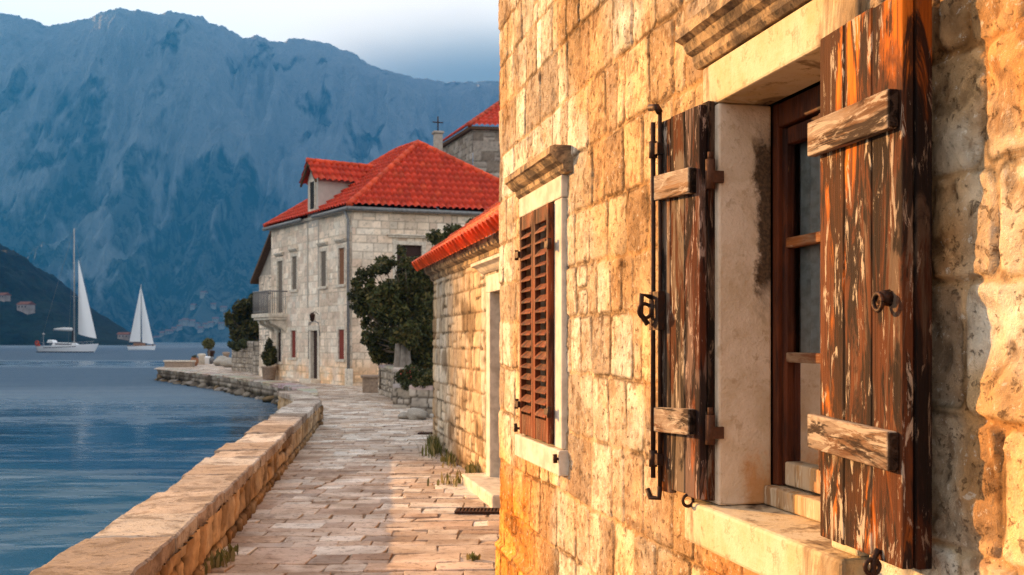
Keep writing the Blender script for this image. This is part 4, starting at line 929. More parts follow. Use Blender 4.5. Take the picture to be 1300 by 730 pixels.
roof_faces('dormer_roof', dorm, [[(-dk0+do, dd, dz-.12), (-dk0+do, -.25, dz-.12), (dm, -.25, dp+.04), (dm, dd, dp+.04)][::1][1:2]+[(-dk0+do, dd, dz-.12), (dm, dd, dp+.04), (dm, -.25, dp+.04)], [(-dk1-do, dd, dz-.12), (-dk1-do, -.25, dz-.12), (dm, -.25, dp+.04), (dm, dd, dp+.04)]], M['tile'], .24, .38, .06, .08, 14, TV)
b = MB(); ridge_caps(b, (dm, -.27, dp+.08), (dm, dd, dp+.08), .10, .36, (.66, .07, .018)); b.build('ridge_tiles', M['tile'], dorm)
b = MB()
for sg, xe in ((1, -dk0+do), (-1, -dk1-do)):
    b.hexa([(xe, -.24, dz-.20), (dm, -.24, dp-.05), (dm, -.16, dp-.05), (xe, -.16, dz-.20), (xe, -.24, dz-.12), (dm, -.24, dp+.03), (dm, -.16, dp+.03), (xe, -.16, dz-.12)])
b.build('barge_board', M['eave'], dorm)

# wing behind the far end of the villa
cw = thing('stone_cottage', 'small stone cottage with brown eave half hidden behind the balcony', 'cottage', (-10.6, 45.2, 0), VA)
strip('wall', cw, [(-1.6, 0), (.6, 0)], -.1, 4.55, .05, M['stone_far'], ch=(.22, .3), bw=(.3, .6), seed=55, depth=.008, pal=VP, mcol=(.34, .29, .23))
b = MB(); b.cur = (.46, .4, .33); b.add([(-1.6, .01, 4.5), (.6, .01, 4.5), (.6, .01, 6.3), (-1.6, 0.01, 4.5)][:3], [(0, 1, 2)]); b.box(-1.6, -1.4, .02, 4, -.1, 4.5); b.build('gable', M['stone_far'], cw)
b = MB(); b.hexa([(-1.95, -.3, 4.20), (.8, -.3, 6.45), (.8, 4, 6.45), (-1.95, 4, 4.20), (-1.95, -.3, 4.34), (.8, -.3, 6.59), (.8, 4, 6.59), (-1.95, 4, 4.34)]); b.build('roof', M['eave'], cw)

# taller house / tower behind
tw = thing('stone_tower', 'tall rough stone house with red roof rising behind the villa', 'house', (-1.9, 50, 0))
TP = [(.36, .31, .25), (.42, .37, .31), (.30, .25, .20), (.46, .41, .35)]
strip('left_wall', tw, [(-2.1, 5.6), (0, 0)], 5, 11.95, .06, M['stone_far'], ch=(.25, .4), bw=(.3, .6), seed=61, pal=TP, mcol=(.25, .21, .17), depth=.02, warp=.03)
strip('front_wall', tw, [(0, 0), (6, .9)], 5, 11.95, .06, M['stone_far'], ch=(.35, .55), bw=(.4, .8), seed=62, pal=[tuple(t*.8 for t in c) for c in TP], mcol=(.22, .19, .15), depth=.03, warp=.03)
b = MB(); b.cur = (.38, .33, .27); b.hexa([(-2.1, 5.6, 0), (0, .05, 0), (6, .95, 0), (5, 7, 0), (-2.1, 5.6, 5), (0, .05, 5), (6, .95, 5), (5, 7, 5)]); b.build('lower_walls', M['stone_far'], tw)
b = MB(); b.hexa([(-2.35, 5.7, 11.92), (-.12, -.22, 11.92), (6.2, .72, 11.92), (5, 7, 11.92), (-2.4, 5.75, 12.05), (-.16, -.26, 12.05), (6.2, .68, 12.05), (5, 7, 12.05)]); b.build('eave_moulding', M['eave'], tw)
ap = (2.2, 4.2, 14.9); roof_faces('roof', tw, [[(-2.45, 5.8, 12.07), (-.2, -.3, 12.07), ap], [(-.2, -.3, 12.07), (6.2, .66, 12.07), ap]], M['tile'], .26, .38, .06, .05, 21, TV)
b = MB(); ridge_caps(b, (-.2, -.3, 12.1), ap, .12, .4); b.build('ridge_tiles', M['tile'], tw)
ch = thing('belfry_pillar', 'slim stone chimney pillar topped by an iron cross above the red roof', 'chimney', tuple(at(556, 190, 51)), .3)
b = MB(); b.cur = (.45, .40, .34); b.box(-.20, .20, -.2, .2, -2.5, .78); b.box(-.26, .26, -.26, .26, .78, .90); b.build('pillar', M['stone_far'], ch, .02)
b = MB(); b.tube([(0, 0, .88), (0, 0, 1.66)], .032, 6); b.tube([(-.27, 0, 1.36), (.27, 0, 1.36)], .030, 6); ch2 = b.build('cross', M['iron'], ch)

# ------------------------------------------------------------------ garden walls, planters
GP = [(.44, .38, .31), (.38, .32, .25), (.50, .44, .37), (.33, .28, .22)]
def low_wall(name, label, cat, poly, hgt, seed, ch=(.14, .26), th=.35, cap=True, group=None):
    """free standing rubble wall; poly travels so that its right side faces us"""
    o = thing(name, label, cat, (poly[0][0], poly[0][1], 0), 0, group); O_ = poly[0]; p = loc(poly, O_)
    strip('face', o, p, -.08, hgt, .035, M['stone_far'], ch=ch, bw=(.16, .42), seed=seed, pal=GP, mcol=(.16, .13, .10), depth=.035, warp=.03, mortar=.025)
    bk = offset(p, -th); ft = offset(p, .03)
    e = lambda a, c_: [a, c_]
    strip('end_face', o, [p[-1], bk[-1]], -.08, hgt, .05, M['stone_far'], ch=ch, bw=(.2, .4), seed=seed+1, pal=GP, mcol=(.16, .13, .1), depth=.02)
    strip('end_face', o, [bk[0], p[0]], -.08, hgt, .05, M['stone_far'], ch=ch, bw=(.2, .4), seed=seed+2, pal=GP, mcol=(.16, .13, .1), depth=.02)
    strip('back_face', o, bk[::-1], -.08, hgt, .1, M['stone_far'], ch=ch, bw=(.2, .4), seed=seed+3, pal=GP, depth=.02)
    if cap:
        B = Blocks(); rg = random.Random(seed); Q = np.array(p); c_ = np.concatenate([[0], np.cumsum(np.linalg.norm(np.diff(Q, axis=0), axis=1))]); s = 0
        bo = offset(p, -th-.03)
        while s < c_[-1]-.05:
            ln = min(rg.uniform(.35, .7), c_[-1]-s)
            if c_[-1]-s-ln < .2: ln = c_[-1]-s
            B.add([tuple(along(bo, s+.004, c_)), tuple(along(ft, s+.004, c_)), tuple(along(ft, s+ln-.004, c_)), tuple(along(bo, s+ln-.004, c_))], hgt+.07+rg.uniform(-.01, .015), hgt-.02, 6, 6, .012, tuple(rg.uniform(.85, 1.15)*t for t in (.46, .40, .33)), .02, rg.randrange(99), .015, 6); s += ln
        B.build('coping', M['stone_far'], o)
    return o
low_wall('garden_wall', 'low rubble garden wall running under the dark tree beside the villa', 'wall', [(-4.05, 31.2), (-3.25, 28.2), (-3.0, 26.2)][::1], .82, 91)
low_wall('planter_wall', 'short rubble planter wall with pale capstone nearest the outbuilding', 'planter', [(-2.15, 21.6), (-1.0, 20.9)], .60, 95)
low_wall('planter_wall', 'small dark rubble planter step behind the nearest planter', 'planter', [(-2.85, 24.6), (-2.1, 24.3)], .50, 99)
low_wall('garden_wall', 'tall stone garden wall under the round bush at the far left', 'wall', [(-15.2, 55.6), (-13.6, 53.0), (-12.9, 51.2)], 1.60, 101, ch=(.2, .34), th=.5, cap=False)
low_wall('garden_wall', 'lower stone garden wall between the bush and the villa balcony', 'wall', [(-12.75, 50.4), (-11.5, 47.8), (-11.15, 46.2)], 1.15, 105, ch=(.2, .34), th=.5, cap=False)
pd = thing('stone_planter', 'square pale stone pedestal standing at the corner of the garden wall', 'planter', (-4.42, 31.9, 0), .15)
b = MB(); b.box(-.24, .24, -.24, .24, 0, .46); b.build('body', M['terracotta'], pd, .02); b = MB(); b.box(-.29, .29, -.29, .29, .46, .54); b.build('rim', M['terracotta'], pd, .02)
def boulder(label, p, r, k, sc=(1, 1, 1)):
    o = bpy.data.objects.new('boulder', RM[k].copy()); COL.objects.link(o); o.location = (p[0], p[1], r*.45); o.scale = (r*sc[0], r*sc[1], r*sc[2])
    a = o.data.color_attributes['Col']; n = len(o.data.vertices); c4 = np.tile(np.array((.46, .42, .36, 1), np.float32), (n, 1)); a.data.foreach_set('color', c4.ravel()); return tag(o, label, 'boulder')
boulder('rounded grey boulder lying at the foot of the nearest planter', (-1.95, 20.9), .22, 1); boulder('smaller stone beside the rounded boulder and planter', (-2.2, 21.0), .13, 2); boulder('flat stone lying against the front of the nearest planter', (-1.5, 20.7), .15, 4, (1.2, .8, .8))
# doorstep like blocks before the low wall far left
for i, (px, py, Y, r_) in enumerate(((283, 463, 66, .55), (291, 466, 62, .5))):
    boulder(('pale stone block at the far path edge under the tall garden wall', 'brownish stone nearest the foot of the tall garden wall')[i], at(px, py, Y).to_tuple()[:2], r_, i+2)

# ------------------------------------------------------------------ trees and plants
def cl(lst, Y, dy=.5, seed=1):
    rg = random.Random(seed); return [(tuple(at(px, py, Y+rg.uniform(-dy, dy))), (r, r, r*.85)) for px, py, r in lst]
T1 = clump_set(at(494, 384, 28.5), (.80, .6, .50), 34, .33, 3)+clump_set(at(532, 356, 28.9), (.58, .6, .66), 34, .32, 4)+clump_set(at(538, 425, 28.4), (.42, .5, .95), 36, .32, 5)
rg = random.Random(19)
T1 += [(tuple(at(px+rg.uniform(-5, 5), py+rg.uniform(-5, 5), 28.5+rg.uniform(-.6, .6))), (rg.uniform(.16, .26),)*3) for px, py in ((449, 372), (453, 384), (456, 362), (462, 395), (464, 352), (474, 342), (470, 408), (484, 336), (482, 416), (496, 330), (508, 322), (498, 424), (505, 440), (510, 452), (462, 374), (492, 340), (516, 330))]
T1 += clump_set(at(505, 388, 28.8), (.65, .4, .35), 12, .40, 23)+clump_set(at(535, 395, 28.9), (.4, .4, .7), 12, .40, 24)+clump_set(at(520, 425, 27.3), (.5, .2, .28), 12, .2, 16)+clump_set(at(484, 432, 29.6), (.55, .4, .5), 14, .24, 6)+cl([(458, 372, .16), (464, 392, .2), (470, 360, .2), (480, 342, .2), (552, 300, .25)], 28.5, .3, 2)
T1 = [(c, tuple(x*1.0 for x in r)) for c, r in T1]
tree('evergreen_tree', 'dark broad evergreen tree against the villa corner behind the outbuilding', (-2.75, 28.6, 0), 3.2, T1, 60000, .066, 4, .07, extra_trunk=None)
T2 = clump_set(at(578, 306, 30), (.55, .4, .5), 16, .2, 61)+clump_set(at(602, 288, 30), (.3, .3, .3), 8, .17, 62)+cl([(565, 315, .30), (580, 295, .24), (572, 333, .4), (598, 285, .16), (590, 310, .4), (610, 282, .14), (557, 350, .3), (604, 300, .3), (550, 385, .4), (552, 425, .35)], 30, .5, 3)
tree('slender_tree', 'lighter leafy tree top showing over the outbuilding roof', (-2.0, 30.2, 0), 3.6, T2, 3800, .085, 8, .08, [(.07, .075, .02), (.05, .055, .016), (.09, .085, .025), (.11, .09, .03)])
# pale rough trunk
t = thing('old_tree_trunk', 'thick pale ridged tree trunk rising behind the rubble garden wall', 'trunk', (-2.95, 27.6, 0)); b = MB()
for k in range(7):
    a = k*.9; b.tube([(.22*math.cos(a), .2*math.sin(a), 0), (.16*math.cos(a+.3), .15*math.sin(a+.3), .9), (.12*math.cos(a+.6), .12*math.sin(a+.6), 1.7)], [.12, .09, .06], 7)
b.build('bole', M['bark_pale'], t)
def shrub(name, label, base, clumps, n, size, seed, cols=DARKLEAF, cat='shrub', group=None):
    t = thing(name, label, cat, base, 0, group); b = MB(); o = Vector(base); rg = random.Random(seed)
    for c, r in clumps: b.tube([(rg.uniform(-.05, .05), rg.uniform(-.05, .05), -.02), tuple((Vector(c)-o)*.5+Vector((0, 0, .03))), tuple(Vector(c)-o)], [.02, .014, .006], 5)
    b.build('stem', M['bark'], t); leaves('foliage', t, [(tuple(Vector(c)-o), r) for c, r in clumps], n, size, cols, seed); return t
shrub('hedge_shrub', 'dark shrub filling the gap behind the rubble garden wall', (-3.9, 30.6, .2), cl([(484, 440, .3), (493, 452, .3), (480, 455, .22), (500, 435, .3)], 30.5, .2, 5), 2200, .06, 31)
fs = shrub('flowering_shrub', 'low flowering shrub with tiny red blossoms above the small planter', (-2.4, 24.9, .2), cl([(512, 478, .2), (522, 472, .22), (532, 480, .2), (518, 488, .18), (541, 476, .2)], 24.6, .2, 6), 2200, .045, 33, [(.05, .06, .015), (.035, .045, .012), (.08, .075, .02)])
leaves('blossom', fs, [(tuple(at(px, py, 24.4)-Vector((-2.4, 24.9, .2))), .16) for px, py in ((515, 474), (527, 470), (538, 474))], 22, .022, [(.42, .04, .03), (.5, .10, .08)], 35)
shrub('hedge_shrub', 'dark green shrub rooted in the pale capped planter by the outbuilding', (-1.5, 21.5, .3), cl([(540, 486, .16), (549, 480, .2), (530, 487, .12)], 21.5, .15, 7), 1300, .04, 34)
# far left round bush
T3 = cl([(298, 408, .55), (310, 392, .62), (326, 384, .6), (338, 395, .5), (304, 425, .5), (322, 412, .75), (337, 420, .6), (290, 400, .22), (316, 432, .55), (334, 378, .32)], 55, .9, 9)
tree('round_bush_tree', 'dark round bushy tree behind the far garden wall by the water', (-13.4, 55.2, 0), 2.5, T3, 6000, .13, 12, .10)
shrub('ivy', 'loose ivy trailing over the top of the far tall garden wall', (-14.0, 53.6, 1.5), cl([(300, 440, .28), (310, 436, .3), (322, 440, .3), (294, 437, .22)], 53.4, .15, 10), 1200, .09, 36, [(.08, .085, .03), (.05, .06, .02)])
pt = thing('potted_shrub', 'dark potted shrub standing below the villa balcony', 'potted plant', (-10.05, 42.35, 0))
b = MB(); b.lathe((0, 0, 0), [(.22, 0), (.26, .05), (.30, .48), (.34, .50), (.34, .56), (.28, .56)], 14); b.build('pot', M['terracotta'], pt)
leaves('foliage', pt, [((0, 0, .85), (.26, .26, .3)), ((.1, .05, 1.15), (.2, .2, .26)), ((-.14, 0, 1.0), (.17, .2, .2)), ((.02, 0, 1.5), (.15, .15, .22)), ((-.08, .05, 1.32), (.13, .13, .18)), ((.2, 0, .8), (.16, .16, .16))], 1500, .075, DARKLEAF, 41)
# weeds
def weed(label, p, r, n, seed, h_=.22):
    rg = np.random.RandomState(seed); q = rg.normal(size=(n, 2))*np.array(r); hh = h_*(.4+.8*rg.rand(n)); a = rg.rand(n)*6.28; ln = rg.rand(n)*.6
    d = np.stack([np.cos(a), np.sin(a)], 1); w_ = .006+.008*rg.rand(n); pz = np.stack([-d[:, 1], d[:, 0]], 1)*w_[:, None]
    z0 = np.zeros(n)-.01; B0 = np.column_stack([q-pz, z0]); B1 = np.column_stack([q+pz, z0]); m_ = q+d*(hh*ln*.35)[:, None]; M0 = np.column_stack([m_-pz*1.3, hh*.6]); M1 = np.column_stack([m_+pz*1.3, hh*.6]); t_ = q+d*(hh*ln)[:, None]; T = np.column_stack([t_-pz*.2, hh]); T1 = np.column_stack([t_+pz*.2, hh])
    Vv = np.stack([B0, B1, M1, M0, T1, T], 1).reshape(-1, 3); k = np.arange(n)*6; F = np.concatenate([np.stack([k, k+1, k+2, k+3], 1), np.stack([k+3, k+2, k+4, k+5], 1)])
    cc = np.array([(.16, .15, .05), (.11, .12, .03), (.26, .21, .09)])[rg.randint(0, 3, n)]*(.7+.6*rg.rand(n))[:, None]
    o = npmesh('weed_tuft', Vv, F, M['leaf'], None, np.repeat(cc, 6, 0), False); o.location = (p[0], p[1], 0); return tag(o, label, 'weeds')
weed('weeds at the far corner of the outbuilding wall', (-1.12, 14.9), (.06, .35), 200, 1, .22); weed('weeds creeping along the middle of the outbuilding wall foot', (-.80, 13.6), (.05, .30), 90, 2, .12)
weed('bushy weeds beside the outbuilding doorstep', (-.42, 11.95), (.08, .14), 160, 3, .17); weed('sparse weeds in the paving before the outbuilding doorstep', (-.55, 11.4), (.16, .12), 60, 4, .12)
weed('dry weeds at the foot of the parapet close to the camera', (-2.09, 7.3), (.03, .2), 70, 5, .10); weed('tiny tuft growing between pavers by the house corner', (-.28, 7.5), (.02, .02), 18, 7, .05)
# drain grates
def grate(label, p, w_, d_, ang):
    o = thing('drain_grate', label, 'drain', (p[0], p[1], .006), ang); b = MB(); b.box(-w_/2, w_/2, -d_/2, -d_/2+.02, -.01, .014); b.box(-w_/2, w_/2, d_/2-.02, d_/2, -.01, .014); b.box(-w_/2, -w_/2+.02, -d_/2+.02, d_/2-.02, -.01, .014); b.box(w_/2-.02, w_/2, -d_/2+.02, d_/2-.02, -.01, .014); b.build('frame', M['iron'], o)
    b = MB(); n = int(w_/.035)
    for i in range(n): x = lerp(-w_/2+.03, w_/2-.03, i/(n-1)); b.box(x-.007, x+.007, -d_/2+.021, d_/2-.021, -.008, .012)
    b.build('bars', M['pintle'], o); b = MB(); b.box(-w_/2+.02, w_/2-.02, -d_/2+.02, d_/2-.02, -.012, .0); b.build('pit', M['dark'], o)
grate('rusty iron drain grate in the lit paving beside the house corner', (-.30, 9.6), .46, .22, -.05); grate('small dark drain cover in the paving before the outbuilding corner', (-1.45, 17.7), .34, .22, -.05)

# ------------------------------------------------------------------ things on the far end of the quay
p = at(228, 466, 63); o = thing('stone_bench', 'long low brown stone bench on the far tip of the quay', 'bench', (p.x, p.y, 0), -.1)
b = MB(); b.box(-.95, .95, -.25, .25, .32, .42); b.build('seat', M['frame_pale'], o, .02); b = MB(); b.box(-.9, .9, -.18, .2, 0, .32); b.build('base', M['terracotta'], o, .02)
p = at(247, 464, 66); o = thing('clay_pot', 'orange clay pot standing on the quay behind the bench', 'pot', (p.x, p.y, 0)); b = MB(); b.lathe((0, 0, 0), [(.15, 0), (.24, .2), (.27, .38), (.2, .5), (.23, .54), (.17, .54)], 14); b.build('body', M['clay'], o)
leaves('foliage', o, [((0, 0, .60), (.18, .18, .10))], 120, .06, DARKLEAF, 51)
for i, px in enumerate((256, 262, 268, 280, 287)):
    p = at(px, 462, 70+i*1.5); h_ = (.75, .55, .95, .5, .8)[i]; lab = ('pale', 'low whitish', 'dark tall', 'squat grey', 'last slim')[i]
    o = thing('mooring_post', lab+' mooring post on the far edge of the quay', 'bollard', (p.x, p.y, 0)); b = MB(); b.lathe((0, 0, 0), [(.22, 0), (.20, h_*.7), (.28, h_*.8), (.28, h_*.95), (.14, h_)], 12); b.build('post', (M['frame_pale'], M['white_hull'], M['iron'], M['gutter'], M['terracotta'])[i], o)
p = at(265, 462, 72); o = thing('potted_palm', 'small round topped palm tree in a grey pot on the quay end', 'palm', (p.x, p.y, 0)); b = MB(); b.lathe((0, 0, 0), [(.28, 0), (.38, .45), (.34, .5)], 12); b.build('pot', M['gutter'], o)
b = MB(); b.tube([(0, 0, .4), (.02, 0, .85), (0, 0, 1.2)], [.10, .08, .07], 7); b.build('trunk', M['bark'], o); leaves('crown', o, [((0, 0, 1.42), (.40, .40, .36))], 600, .14, [(.16, .15, .04), (.11, .11, .03), (.2, .17, .06)], 55)

# ------------------------------------------------------------------ boats
def hull(b, L, beam, fb0, fb1, draft=.5, n=18, trans=.55, rake=.09):
    secs = []
    for i in range(n+1):
        t = i/n; x = -L/2+L*t
        hb = beam/2*(trans+(1-trans)*math.sin(min(1, t/.45)*math.pi/2))*(1 if t < .45 else math.cos((t-.45)/.55*math.pi/2)**.75); hb = max(hb, .02)
        sh = lerp(fb0, fb1, t**1.6)
        fl = lambda z: x+rake*L*(z/fb1)*(t**4)-(.04*L*(1-z/fb0) if t < .02 else 0)*-1
        ring_ = []
        for a, z in ((1, sh), (1.0, sh*.6), (.93, .12), (.7, -.25), (.25, -draft), (-.25, -draft), (-.7, -.25), (-.93, .12), (-1.0, sh*.6), (-1, sh)): ring_.append((fl(max(z, 0)), hb*a, z))
        secs.append(ring_)
    m = 10; vs = [q for r in secs for q in r]; fs = [(i*m+k, i*m+k+1, (i+1)*m+k+1, (i+1)*m+k) for i in range(n) for k in range(m-1)]+[(i*m+m-1, i*m, (i+1)*m, (i+1)*m+m-1) for i in range(n)]+[tuple(range(m)), tuple(n*m+k for k in range(m-1, -1, -1))]
    b.add(vs, fs, False)
def stripe(b, L, beam, fb0, fb1, z0, z1, trans=.55, rake=.09, n=18, ta=0, tb=1, o=.02):
    for sg in (1, -1):
        P_ = []
        for i in range(n+1):
            t = ta+(tb-ta)*i/n; x = -L/2+L*t; hb = beam/2*(trans+(1-trans)*math.sin(min(1, t/.45)*math.pi/2))*(1 if t < .45 else math.cos((t-.45)/.55*math.pi/2)**.75)
            sh = lerp(fb0, fb1, t**1.6); row = []
            for z in (z0, z1):
                zz = z if z > 0 else sh+z; row.append((x+rake*L*(zz/fb1)*(t**4), sg*(max(hb, .02)+o)*(1 if zz > sh*.5 else .97), zz))
            P_.append(row)
        b.sheet(P_)
def sail_tri(b, head, tack, clew, belly, n=8):
    H_, T_, C_ = Vector(head), Vector(tack), Vector(clew); P_ = []
    for i in range(n+1):
        t = i/n; a = T_.lerp(H_, t); c = C_.lerp(H_, t); row = []
        for j in range(n+1):
            u = j/n; p = a.lerp(c, u); p = p+Vector(belly)*(math.sin(u*math.pi)*(1-t)*(.3+t)*1.6); row.append(tuple(p))
        P_.append(row)
    b.sheet(P_)
Y1 = 208; c = at(84, 447, Y1); BO = (c.x, Y1, WATER)
Y = thing('sailing_yacht', 'white sailing yacht with one narrow jib set and a bare tall mast', 'sailboat', BO, R(-4))
b = MB(); hull(b, 11.6, 3.6, 1.25, 1.75); b.build('hull', M['white_hull'], Y)
b = MB(); stripe(b, 11.6, 3.6, 1.25, 1.75, .02, .18); b.build('waterline_stripe', M['navy'], Y); b = MB(); stripe(b, 11.6, 3.6, 1.25, 1.75, -.42, -.30, ta=.15, tb=.72, o=.03); b.build('hull_stripe', M['navy'], Y)
b = MB(); b.hexa([(-2.6, -1.1, 1.3), (3.0, -.7, 1.4), (3.0, .7, 1.4), (-2.6, 1.1, 1.3), (-2.3, -.95, 2.0), (2.0, -.55, 1.85), (2.0, .55, 1.85), (-2.3, .95, 2.0)]); cb = b.build('cabin', M['white_hull'], Y, .08)
b = MB(); b.hexa([(-1.8, -1.075, 1.58), (1.6, -.80, 1.55), (1.6, .8, 1.55), (-1.8, 1.075, 1.58), (-1.8, -1.04, 1.82), (1.5, -.74, 1.75), (1.5, .74, 1.75), (-1.8, 1.04, 1.82)]); b.build('cabin_window', M['smoke'], cb)
b = MB(); b.hexa([(-3.6, -1.0, 1.9), (-2.2, -1.0, 1.9), (-2.2, 1.0, 1.9), (-3.6, 1.0, 1.9), (-3.4, -.9, 2.55), (-2.5, -.9, 2.45), (-2.5, .9, 2.45), (-3.4, .9, 2.55)]); b.build('spray_hood', M['white_hull'], Y, .1)
mx = at(94.5, 430, Y1).x-BO[0]; mt = at(94.5, 290, Y1).z-WATER
b = MB(); b.tube([(mx, 0, 1.6), (mx, 0, mt)], [.17, .12], 8); mast = b.build('mast', M['alu'], Y)
b = MB(); b.tube([(mx, -.9, mt*.45), (mx, .9, mt*.45)], .05, 5); b.tube([(mx, -.7, mt*.72), (mx, .7, mt*.72)], .045, 5); b.build('spreader', M['alu'], mast)
bz = at(80, 420, Y1).z-WATER; bx_ = at(67, 420, Y1).x-BO[0]
b = MB(); b.tube([(mx, 0, bz), (bx_, 0, bz+.15)], .10, 6); b.build('boom', M['alu'], Y)
b = MB(); b.tube([(mx-.2, 0, bz+.30), (lerp(mx, bx_, .5), 0, bz+.38), (bx_+.2, 0, bz+.32)], [.34, .30, .20], 8); b.build('furled_sail', M['sail'], Y)
b = MB(); b.tube([(mx-.25, 0, 2.3), (mx-.22, 0, bz+.7)], [.30, .22], 8); b.build('mast_cover', M['net'], Y)
hd = at(100, 329, Y1); tk = at(124, 430, Y1); cw_ = at(103, 424, Y1)
lo_ = lambda v, y=0: (v.x-BO[0], y, v.z-WATER)
b = MB(); sail_tri(b, lo_(hd), lo_(tk), lo_(cw_, -1.0), (-.3, -1.0, 0)); b.build('jib', M['sail'], Y)
b = MB()
for q in ((lo_(tk), lo_(at(98, 310, Y1))), ((-5.6, 0, 1.4), (mx, 0, mt)), ((mx-.4, 1.65, 1.4), (mx, 0, mt*.95)), ((mx-.4, -1.65, 1.4), (mx, 0, mt*.95))): b.tube(q, .022, 4)
b.build('rigging', M['rail'], Y)
b = MB()
for i in range(9):
    x = lerp(-5.4, 5.3, i/8); hb = 1.5 if x < 2 else lerp(1.5, .35, (x-2)/3.3)
    for sg in (1, -1): b.tube([(x, sg*hb, 1.3), (x, sg*hb, 2.05+.15*(x > 4))], .025, 4)
b.tube([(-5.4, -1.5, 2.0), (2, -1.5, 2.02), (5.3, -.35, 2.2), (5.9, 0, 2.3), (5.3, .35, 2.2), (2, 1.5, 2.02), (-5.4, 1.5, 2.0), (-5.4, -1.5, 2.0)], .02, 4); b.build('guard_rail', M['alu'], Y)
for k, (x, yy, z) in enumerate(((-5.55, -.7, 1.35), (-5.3, -1.5, 1.9))):
    b = MB(); ring(b, (x, yy, z), .38, .13, 'y', 14); b.build('lifebuoy', M['orange'], Y)
b = MB(); b.box(-6.1, -5.7, -.2, .2, .5, 1.5); b.lathe((-5.9, 0, 1.5), [(.25, 0), (.3, .2), (.2, .5), (.05, .55)], 8); b.build('outboard_motor', M['orange'], Y, .04)
b = MB(); b.tube([(-5.2, .8, 1.3), (-5.2, .8, 3.6)], .04, 5); b.lathe((-5.2, .8, 3.5), [(.05, 0), (.28, .12), (.28, .3), (.05, .42)], 8); b.build('radar_pole', M['alu'], Y)

Y2 = 262; c = at(179, 444.5, Y2); BO = (c.x, Y2, WATER)
S2 = thing('sailboat', 'small warm lit sailboat with full white sails farther out', 'sailboat', BO, R(14))
b = MB(); hull(b, 6.6, 2.6, 1.15, 1.35, rake=.05); b.build('hull', M['white_hull'], S2)
b = MB(); stripe(b, 6.6, 2.6, 1.15, 1.35, -.18, -.02, rake=.05, o=.03); b.build('rub_rail', M['teak'], S2); b = MB(); b.box(-1.8, 1.0, -.7, .7, 1.1, 1.75); cb = b.build('cabin', M['teak'], S2, .12)
b = MB(); b.tube([(0, 0, 1.2), (0, 0, at(180, 361, Y2).z-WATER)], [.11, .07], 7); b.build('mast', M['alu'], S2)
b = MB(); b.tube([(0, 0, 2.0), (-2.75, -.4, 2.0)], .07, 6); b.build('boom', M['teak'], S2)
ht = at(180, 363, Y2).z-WATER
b = MB(); sail_tri(b, (-.05, -.05, ht), (-.12, -.1, 2.1), (-2.75, -.45, 2.1), (0, -.4, 0)); b.build('mainsail', M['sail'], S2)
b = MB(); sail_tri(b, (.08, -.05, ht-.6), (3.1, 0, 1.45), (.35, -.5, 1.9), (0, -.5, 0)); b.build('jib', M['sail'], S2)
b = MB(); b.tube([(3.2, 0, 1.35), (.05, 0, ht)], .02, 4); b.tube([(-3.2, 0, 1.3), (0, 0, ht)], .02, 4); b.build('rigging', M['rail'], S2)
b = MB(); b.lathe((2.9, -.5, .95), [(.02, 0), (.2, .15), (.2, .5), (.02, .62)], 8); b.build('fender', M['net'], S2)

# ------------------------------------------------------------------ mountains, headland, added sun blockers
def grid_terrain(name, us, zs, hf, mat, colf):
    U, Z = np.meshgrid(us, zs, indexing='ij'); H_ = hf(U, Z); X = U/1300*Z; V_ = np.stack([X, Z, H_], -1).reshape(-1, 3); n, m = U.shape
    I = np.arange(n*m).reshape(n, m); F = np.stack([I[:-1, :-1], I[1:, :-1], I[1:, 1:], I[:-1, 1:]], -1).reshape(-1, 4)
    return npmesh(name, V_, F, mat, None, colf(X, Z, H_).reshape(-1, 3))
RX = [-960, -900, -860, -820, -780, -700, -650, -585, -558, -530, -500, -475, -450, -415, -385, -363, -340, -323, -300, -265, -235, -205, -180, -150, -80, -15, 150, 500, 900]
RY = [433, 330, 230, 150, 90, 35, 15, 32, 28, 20, 10, 14, 18, 16, 25, 34, 49, 46, 53, 48, 52, 66, 80, 93, 104, 103, 112, 150, 220]
ZB, ZR = 1960., 3300.
def mount_h(U, Z):
    X = U/1300*Z
    yr = np.interp(U+6*(fbm(U*.05, U*0, 3, 3)-.5), RX, RY)+5*(fbm(U*.12, U*0, 4, 8, .6)-.5); Hr = (433-yr)/1300*ZR
    t = (Z-ZB)/(ZR-ZB); tc_ = np.clip(t, 0, 1)
    wob = (fbm(X/700, Z/700, 4, 11)-.5)*.35
    tt = np.clip(tc_+wob*np.sin(np.pi*tc_), 0, 1)
    prof = .10*tt+.38*tt**1.5+.52*sstep(.28, 1.02, tt)
    w_ = np.sin(np.pi*np.clip(tc_, 0, 1))**.6*np.clip(Hr/900, 0, 1.2)
    wx = X+90*(fbm(X/260, Z/260, 3, 41)-.5)
    gul = ridged(wx/150, Z/900, 5, 21, .55)-.55; sm = ridged(wx/48, Z/170, 5, 23, .6)-.5; big = ridged(X/560+Z/1500, Z/1100, 4, 25)-.55
    h = Hr*prof+w_*(gul*210+sm*62+big*260)
    edge = sstep(.86, 1, tc_); h = lerp(h, Hr*prof+(sm*18+gul*14), edge)
    h = np.where(t > 1, Hr*np.clip(1-(t-1)*1.3, 0, 1)+sm*18+gul*14, h)
    return np.maximum(h, .2)*sstep(-.02, .02, t)-1.5*(t < .004)
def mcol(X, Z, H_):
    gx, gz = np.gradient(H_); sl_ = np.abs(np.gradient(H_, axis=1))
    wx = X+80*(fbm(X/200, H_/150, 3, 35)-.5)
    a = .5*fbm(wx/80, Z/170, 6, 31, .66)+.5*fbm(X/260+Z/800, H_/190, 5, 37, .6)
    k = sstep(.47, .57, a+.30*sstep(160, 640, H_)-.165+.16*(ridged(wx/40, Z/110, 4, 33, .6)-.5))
    return lerp(np.array((.004, .013, .012)), np.array((.33, .36, .39)), k[..., None])
